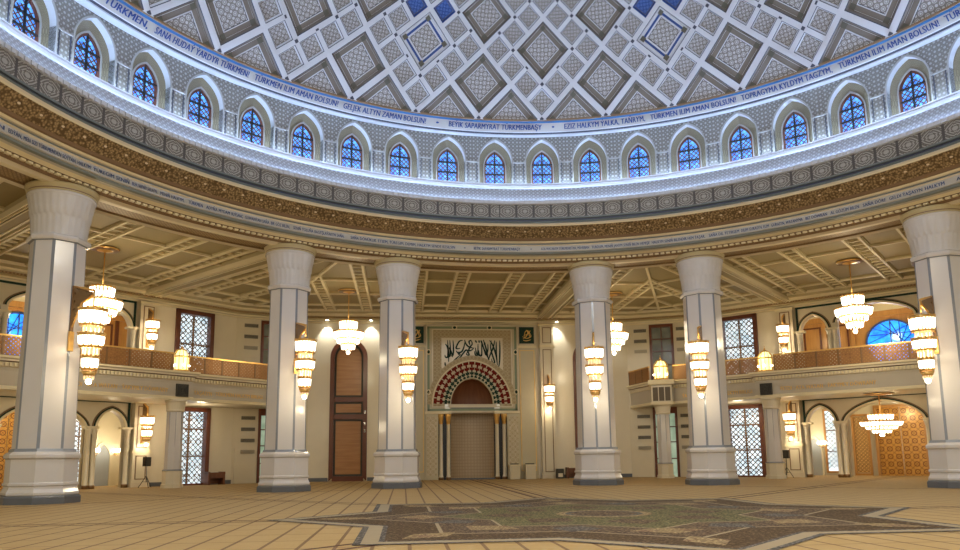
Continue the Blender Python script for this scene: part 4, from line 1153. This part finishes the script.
for T, nm, mir in ((TL, 'left', True), (TR, 'right', False)):
    rt, plan = balcony(T, nm, mir)
    railing(T, -8, 5.6, 33.85, 'long pierced gilt railing before the arched %s gallery' % nm)
    railing(T, 6.9, 13.3, 34.45, 'shorter pierced gilt railing before the upper %s lattice window' % nm)
    pa, pb = Vector(plan[5]), Vector(plan[6])
    if mir: pa, pb = pa, pb
    dd = (pb - pa); L = dd.length; dd.normalize(); inw = Vector((-dd.y, dd.x)) * (1 if not mir else -1) * -1
    TP = (lambda pa, dd, inw: lambda s, o, z: (pa.x + dd.x * s + inw.x * (o - .15), pa.y + dd.y * s + inw.y * (o - .15), z))(pa, dd, inw)
    railing(None, .1, L, .1, 'short side railing of the %s balcony running back to the mihrab wall' % nm, TP)
    # gold lettering on the fascia
    for t, s0, s1, o in (('ÝETDI · ATA WATAN · ÝAKYMLY DÖWRANY', -.6, 5.3, 33.64), ('ÝAŞASYN · TÜRKMEN HALKYM BIRLIGI', 7.4, 12.6, 34.29)):
        if nm == 'left': fn = (lambda s0, o: lambda x, y: TL(s0 + x, o, 5.93 + y))(s0, o)
        else: fn = (lambda s1, o: lambda x, y: TR(s1 - x, o, 5.93 + y))(s1, o)
        text_mesh(t, s1 - s0, .27, 'goldtxt', fn, 'gold_lettering', rt, 0)
    # dark square grille beside the lettering
    rg = root('wall_grille', T(6.2, 33.6, 5.7), 'dark square loudspeaker grille on the %s balcony front, above its slim column' % nm, 'grille', 'square grilles')
    b = MB(); b.box(T, 5.8, 6.6, 33.52, 33.66, 5.68, 6.48, 'vent'); b.build('grille_plate', rg); b = MB()
    for q in range(3): frame_line(b, T, 5.88 + q * .1, 6.52 - q * .1, 5.76 + q * .1, 6.40 - q * .1, 33.52, .03, 'black', .03)
    b.build('grille_rings', rg)


# slim columns that carry the balconies
def slim_column(p, ang, label, top=5.5):
    rt = root('balcony_column', (p[0], p[1], 0), label, 'column', 'slim columns under the balconies', ang)
    b = MB(); b.lathe([(.01, 0, 'cream'), (.66, 0, 'cream'), (.66, .22, 'cream'), (.6, .26, 'cream'), (.6, 1.0, 'cream'), (.64, 1.06, 'cream'), (.56, 1.14, 'strip'), (.4, 1.14, 'strip')], 8, smooth=False, phase=q8); b.build('base', rt, local=True)
    b = MB(); b.lathe([(.52, 1.12, 'marble'), (.48, 4.75, 'marble')], 8, smooth=False, phase=q8); b.build('shaft', rt, local=True)
    b = MB()
    for j in range(8):
        t = q8 + 2 * PI * j / 8
        b.box((lambda t: lambda s, o, z: (o * sin(t) + s * cos(t), o * cos(t) - s * sin(t), z))(t), -.012, .012, .40, .50, 1.14, 4.7, 'strip')
    b.build('inlay_strips', rt, local=True)
    b = MB(); b.lathe([(.5, 4.72, 'cream'), (.56, 4.78, 'cream'), (.54, 4.9, 'cream'), (.6, 5.3, 'cream'), (.68, 5.4, 'cream'), (.68, top, 'cream'), (.01, top, 'cream')], 24, smooth=False); b.build('capital', rt, local=True)
    return rt
slim_column(TL(6.1, 34.1, 0), PI / 4, 'slim cream column under the left balcony, before the lattice window')
slim_column(TR(6.1, 34.1, 0), -PI / 4, 'slim cream column under the right balcony, beside the lattice window')
slim_column((14.08, 34.0), -q8, 'slim cream column under the balcony corner, before the right corner wall')
slim_column((-14.08, 34.0), q8, 'slim cream column under the left balcony corner, hidden by the large column')
# corner pier blocks over the corner columns, with three tan panels
for TC, nm in ((TCR, 'right'), (TCL, 'left')):
    rt = root('corner_pier', TC(0, 36.6, 5.5), 'stone pier block with tan panels at the %s balcony corner' % nm, 'pier', 'corner pier blocks')
    b = MB(); b.box(TC, -.75, .75, 36.15, 37.2, 5.5, 6.95, 'cream'); b.box(TC, -.95, .95, 35.95, 37.3, 6.95, 7.3, 'rib'); b.box(TC, -.85, .85, 36.05, 37.2, 5.45, 5.62, 'rib'); b.build('pier_body', rt)
    for x in (-.45, 0, .45):
        b = MB(); b.box(TC, x - .19, x + .19, 36.12, 36.16, 5.72, 6.75, 'tanpanel'); b.build('tan_panel', rt)


# gilt lanterns on the balcony posts
def make_lantern(label):
    rt = root('gilt_lantern', (0, 0, 0), label, 'lantern', 'gilt lanterns on the balconies')
    b = MB(); b.lathe([(.01, 0, 'gold'), (.55, 0, 'gold'), (.55, .08, 'gold'), (.48, .14, 'gold'), (.01, .14, 'gold')], 12); b.build('lantern_base', rt, local=True)
    b = MB()
    for i in range(12):
        t = 2 * PI * i / 12; b.tube([(.48 * sin(t), .48 * cos(t), .1), (.5 * sin(t), .5 * cos(t), .95), (.46 * sin(t), .46 * cos(t), 1.15), (.3 * sin(t), .3 * cos(t), 1.4), (.05 * sin(t), .05 * cos(t), 1.55)], .022, 'gold', 5)
    b.lathe([(.5, .92, 'gold'), (.53, .97, 'gold'), (.5, 1.02, 'gold'), (.47, .97, 'gold'), (.5, .92, 'gold')], 16); b.build('cage', rt, local=True)
    b = MB(); b.lathe([(.42, .12, 'lantern'), (.44, .95, 'lantern'), (.38, 1.15, 'lantern'), (.22, 1.38, 'lantern'), (.01, 1.45, 'lantern')], 12, smooth=False); b.build('lit_glass', rt, local=True)
    b = MB()
    for i in range(5):
        t = 2 * PI * i / 5; b.ball((.47 * sin(t), .47 * cos(t), .42), .07, 'bulb', 6)
    b.build('bulbs', rt, local=True)
    b = MB(); b.ball((0, 0, 1.62), .07, 'gold'); b.tube([(0, 0, 1.5), (0, 0, 1.85)], .02, 'gold'); b.build('finial', rt, local=True)
    return rt
l0 = make_lantern('gilt birdcage lantern on the left balcony, between its two railings'); l0.location = TL(6.25, 33.95, 7.28)
o = copy_tree(l0); o['label'] = 'gilt birdcage lantern on the right balcony, between its two railings'; o.location = TR(6.25, 33.95, 7.28)
o = copy_tree(l0); o['label'] = 'gilt birdcage lantern on the balcony corner above the slim column'; o.location = TCR(0, 36.6, 7.3); o.scale = (1.1, 1.1, 1.05)
for p in (TL(6.25, 33.2, 8.3), TR(6.25, 33.2, 8.3), TCR(0, 35.8, 8.4)): point('lantern_lamp', p, 12, (1, .85, .45), .1)


# ------------------------------------------------------------------ arcades in both storeys and the rooms behind
def arcade(T, nm, upper):
    z0, z1 = (7.2, 12.4) if upper else (0, 5.65)
    zs_n, za_n = (10.4, 11.6) if upper else (3.75, 4.95); zs_w, za_w = (10.9, 12.0) if upper else (3.75, 5.15)
    zb = z0
    p = T(0, 38.4, z0); storey = 'upper' if upper else 'ground floor'
    rt = root('arcade', (p[0], p[1], z0), '%s arcade of the %s wing with a wide arch between narrow ones' % (storey, nm), 'arcade', 'arcades')
    b = MB(); ops = [(-4.0, .9, zs_n, za_n, zb), (0, 2.4, zs_w, za_w, zb), (4.0, .9, zs_n, za_n, zb)]
    wall_with_arches(b, T, -5.15, 5.15, z0, z1, 38.2, 38.7, ops, 'cream', 'cream', 20); b.build('arch_wall', rt)
    b = MB()
    for c, w_, zs, za, _ in ops:
        A = arch(c, w_, zs, za, 20); A1 = arch(c, w_ + .13, zs, za + .13, 20); A2 = arch(c, w_ + .22, zs, za + .22, 20); A3 = arch(c, w_ + .31, zs, za + .31, 20)
        b.band(T, A, A1, 38.1, 38.2, 'rib'); b.band(T, A1, A2, 38.13, 38.2, 'dkgreen'); b.band(T, A2, A3, 38.16, 38.2, 'brown')
    b.box(T, -5.15, 5.15, 38.1, 38.2, z1 - .2, z1 - .08, 'dkgreen'); b.box(T, -5.15, -5.03, 38.1, 38.2, zs_n, z1 - .1, 'dkgreen'); b.box(T, 5.03, 5.15, 38.1, 38.2, zs_n, z1 - .1, 'dkgreen'); b.build('arch_moulding', rt)
    for x in (-5.0, -2.75, 2.75, 5.0):
        for d in ((-.18, .18) if abs(x) < 3 else (0,)):
            c = MB(); p = T(x + d, 38.05, 0)
            c.lathe([(.01, z0, 'bronze'), (.2, z0, 'bronze'), (.2, z0 + .22, 'bronze'), (.15, z0 + .3, 'cream'), (.14, zs_n - .35, 'cream'), (.18, zs_n - .3, 'cream'), (.2, zs_n - .12, 'cream'), (.26, zs_n, 'cream'), (.01, zs_n, 'cream')], 12, (p[0], p[1], 0)); c.build('colonnette', rt)
    for x in (-5.0, -2.75, 2.75, 5.0):
        c = MB(); c.box(T, x - .42, x + .42, 37.85, 38.4, zs_n, zs_n + .14, 'rib'); c.build('impost', rt)


for T, nm in ((TL, 'left'), (TR, 'right')):
    arcade(T, nm, False); arcade(T, nm, True)
    b = MB()
    b.box(T, -8, -1.55, 44, 44.3, 0, 7.2, 'cream'); b.box(T, 1.55, 8, 44, 44.3, 0, 7.2, 'cream'); b.box(T, -1.55, 1.55, 44, 44.3, 5.0, 7.2, 'cream')
    b.box(T, 8, 8.3, 38.7, 44, 0, 13, 'cream'); b.box(T, -8.3, -8, 38.7, 44, 0, 13, 'cream')
    b.box(T, -8, 8, 38.2, 44.3, 6.4, 7.2, 'cream'); b.box(T, -8, 8, 38.7, 44.3, 13, 13.2, 'cream')
    struct(b.build('wall_gallery_' + nm))
    rt = root('panelled_wall', T(0, 44, 7.2), 'honey coloured wood panelling behind the upper %s gallery' % nm, 'panelling', 'gallery panelling')
    b = MB(); b.box(T, -8, 8, 43.8, 44.0, 7.2, 13, 'wood_o'); b.build('panel_back', rt)
    b = MB(); b.box(T, -8, 8, 43.6, 43.8, 11.9, 12.3, 'wood_o'); b.box(T, -8, 8, 43.65, 43.8, 12.3, 13, 'rib')
    for x in (-6.5, -4.6, -2.6, 2.6, 4.6, 6.5): b.box(T, x - .12, x + .12, 43.66, 43.8, 7.2, 12, 'wood_d' if abs(x) > 5 else 'wood_o')
    for x0, x1 in ((2.9, 4.3), (4.9, 6.2), (-4.3, -2.9)):
        for z0, z1 in ((7.5, 9.3), (9.6, 11.6)): frame_line(b, T, x0, x1, z0, z1, 43.8, .12, 'wood_d', .08)
    b.build('panel_mouldings', rt)
    # round blue window
    rt = root('blue_window', T(0, 43.7, 8), 'round blue stained glass window behind the %s gallery railing' % nm, 'window', 'blue stained glass windows')
    circ = lambda r, n=32: [(r * cos(2 * PI * i / n), 9.85 + r * sin(2 * PI * i / n)) for i in range(n)]
    b = MB(); b.face([T(x, 43.6, z) for x, z in circ(1.62)], 'bigblue'); b.build('glass', rt)
    b = MB(); b.band(T, circ(1.6), circ(1.72), 43.45, 43.7, 'dblue', close=True)
    for a_ in range(8):
        t = PI * a_ / 8 + PI / 16 * 0; t2 = t + R_(135)
        b.tube([T(1.6 * cos(t), 43.52, 9.85 + 1.6 * sin(t)), T(1.6 * cos(t2), 43.52, 9.85 + 1.6 * sin(t2))], .03, 'dblue', 4)
    b.box(T, -1.4, 1.4, 43.5, 43.56, 9.0, 9.1, 'dblue'); b.box(T, -.04, .04, 43.5, 43.56, 8.1, 11.6, 'dblue'); b.build('leading', rt)
    # ground floor: gilded door, wooden screen, lattice window, grey niche
    rt = root('gilded_door', T(0, 44, 0), 'tall gilded double door with geometric star pattern behind the %s arcade' % nm, 'door', 'gilded doors')
    for sg in (-1, 1):
        b = MB(); b.box(T, *sorted((sg * .02, sg * 1.5)), 43.9, 44.05, 0, 5.0, 'golddoor'); b.build('door_leaf', rt)
    b = MB(); b.box(T, -1.7, -1.5, 43.7, 44.1, 0, 5.1, 'wood_o'); b.box(T, 1.5, 1.7, 43.7, 44.1, 0, 5.1, 'wood_o'); b.box(T, -1.7, 1.7, 43.7, 44.1, 5.0, 5.2, 'wood_o'); b.build('door_frame', rt)
    rt = root('wooden_screen', T(2.7, 43.9, 0), 'pierced honey wood screen beside the gilded door of the %s arcade' % nm, 'screen', 'wooden screens')
    b = MB(); b.box(T, 2.2, 3.15, 43.85, 43.95, .2, 4.4, 'screenwood'); b.build('screen_field', rt); b = MB(); frame_line(b, T, 2.05, 3.3, 0, 4.6, 43.85, .16, 'wood_o', .1); b.build('screen_frame', rt)
    rt = root('inner_lattice_window', T(4.4, 43.9, 0), 'tall lattice window at the back of the %s ground floor arcade' % nm, 'window', 'inner lattice windows')
    b = MB(); b.box(T, 3.65, 5.2, 43.94, 43.98, .3, 5.0, 'palepane'); b.build('glass', rt)
    b = MB(); frame_line(b, T, 3.55, 5.3, .2, 5.1, 43.94, .14, 'wood_o', .15); b.box(T, 4.4, 4.46, 43.85, 43.93, .3, 5, 'bronze')
    for z in (1.8, 3.4): b.box(T, 3.65, 5.2, 43.85, 43.93, z, z + .08, 'bronze')
    n_ = 18
    for i in range(n_):
        for sg in (1, -1):
            c = .3 + i * .34 - .8; xa, xb = 0., 1.5; zz = lambda x: c + (x if sg > 0 else 1.5 - x)
            for j in range(4):
                x0, x1 = .375 * j, .375 * (j + 1)
                if min(zz(x0), zz(x1)) > .25 and max(zz(x0), zz(x1)) < 5.02: b.tube([T(3.67 + x0, 43.9, zz(x0)), T(3.67 + x1, 43.9, zz(x1))], .028, 'bronze', 4)
    b.build('window_lattice', rt)
    rt = root('arched_niche', T(6.1, 43.9, 0), 'grey pointed niche at the back of the %s ground floor arcade' % nm, 'niche', 'grey niches')
    b = MB(); b.prism(T, outline(6.1, .5, 2.0, 2.9, 0), 43.9, 44.0, 'greyniche'); b.build('niche_back', rt); b = MB(); b.band(T, outline(6.1, .5, 2.0, 2.9, 0), outline(6.1, .66, 2.0, 3.1, 0), 43.8, 44.0, 'cream'); b.build('niche_frame', rt)
    for s_, w3 in ((5.45, 'near'), (6.95, 'far')):
        rt = root('candle_sconce', T(s_, 43.7, 2.4), 'small three-candle sconce on the %s side of the grey niche, %s arcade' % (w3, nm), 'wall light', 'candle sconces')
        b = MB(); p0 = T(s_, 43.95, 2.3)
        for d in (-.22, 0, .22): b.tube([p0, T(s_ + d * .6, 43.65, 2.15), T(s_ + d, 43.55, 2.35)], .025, 'gold', 5)
        b.build('arms', rt)
        for d in (-.22, 0, .22):
            b = MB(); b.ball(T(s_ + d, 43.55, 2.5), .11, 'bulb', 8, 1.3); b.build('bulb', rt)
    p = T(6.1, 42.8, 3.0); point('niche_lamp', p, 60, WARM, .2)


# ------------------------------------------------------------------ loudspeakers on stands
for T, nm, s_ in ((TL, 'left', 5.5), (TR, 'right', 6.0)):
    p = T(s_, 36.2, 0)
    rt = root('tripod_stand', p, 'black tripod stand under the loudspeaker of the %s arcade' % nm, 'stand', 'loudspeaker stands')
    b = MB(); b.tube([(p[0], p[1], .35), (p[0], p[1], 1.35)], .025, 'black'); b.build('pole', rt)
    for i in range(3):
        t = 2 * PI * i / 3 + .4; b = MB(); b.tube([(p[0], p[1], .75), (p[0] + .45 * sin(t), p[1] + .45 * cos(t), .02)], .022, 'black', 5); b.tube([(p[0], p[1], .36), (p[0] + .22 * sin(t), p[1] + .22 * cos(t), .39)], .015, 'black', 5); b.build('leg', rt)
    rt = root('loudspeaker', (p[0], p[1], 1.34), 'black loudspeaker on the tripod stand by the %s arcade pilaster' % nm, 'loudspeaker', 'loudspeakers')
    b = MB(); b.box(T, s_ - .19, s_ + .19, 36.05, 36.4, 1.35, 1.93, 'black'); b.build('cabinet', rt)
    b = MB(); b.box(T, s_ - .15, s_ + .15, 36.02, 36.05, 1.4, 1.88, 'vent'); b.build('grille', rt)

# ------------------------------------------------------------------ star medallion carpet
b = MB()
def star(r, n=8, inner=None, ph=0.):
    inner = inner or r * cos(PI / 4) / cos(q8); return [((r if i % 2 == 0 else inner) * sin(PI * i / 8 + ph), (r if i % 2 == 0 else inner) * cos(PI * i / 8 + ph)) for i in range(16)]
def sring(A, B, z, k):
    for i in range(16):
        j = (i + 1) % 16; b.face([(*A[i], z), (*A[j], z), (*B[j], z), (*B[i], z)], k, [(0, 0), (1, 0), (1, 1), (0, 1)])
zc = .012
S_ = [star(r) for r in (8.95, 8.75, 8.3, 8.15, 6.6, 6.48, 4.6, 4.5, 3.0)]
for i, k in enumerate(('rug_grey', 'rug_cream', 'rug_grey', 'rug_brown', 'rug_cream', 'rug_plum', 'rug_cream', 'rug_green')): sring(S_[i], S_[i + 1], zc, k)
b.face([(*p, zc) for p in S_[-1]], 'rug_green')
# cream lozenges on the arms and dark triangles between them
for i in range(8):
    t = PI / 4 * i; P = lambda r, d: (r * sin(t) + d * cos(t), r * cos(t) - d * sin(t), zc + .004)
    b.face([P(7.7, 0), P(6.9, .45), P(6.1, 0), P(6.9, -.45)], 'rug_tan'); b.face([P(5.6, 0), P(4.9, .8), P(4.4, 0), P(4.9, -.8)], 'rug_tan'); b.face([P(3.4, 0), P(2.6, .7), P(1.8, 0), P(2.6, -.7)], 'rug_plum')
    t += q8; b.face([P(5.2, 0), P(4.4, .6), P(3.9, 0), P(4.4, -.6)], 'rug_grey')
b.lathe([(.01, zc + .006, 'rug_tan'), (.9, zc + .006, 'rug_plum'), (1.05, zc + .006, 'rug_grey'), (1.3, zc + .006, 'rug_tan')], 16)
tag(b.build('medallion_carpet'), 'eight pointed star carpet with cream border and green centre on the floor', 'carpet')

for o in bpy.data.objects:
    if '_w' in o: del o['_w']
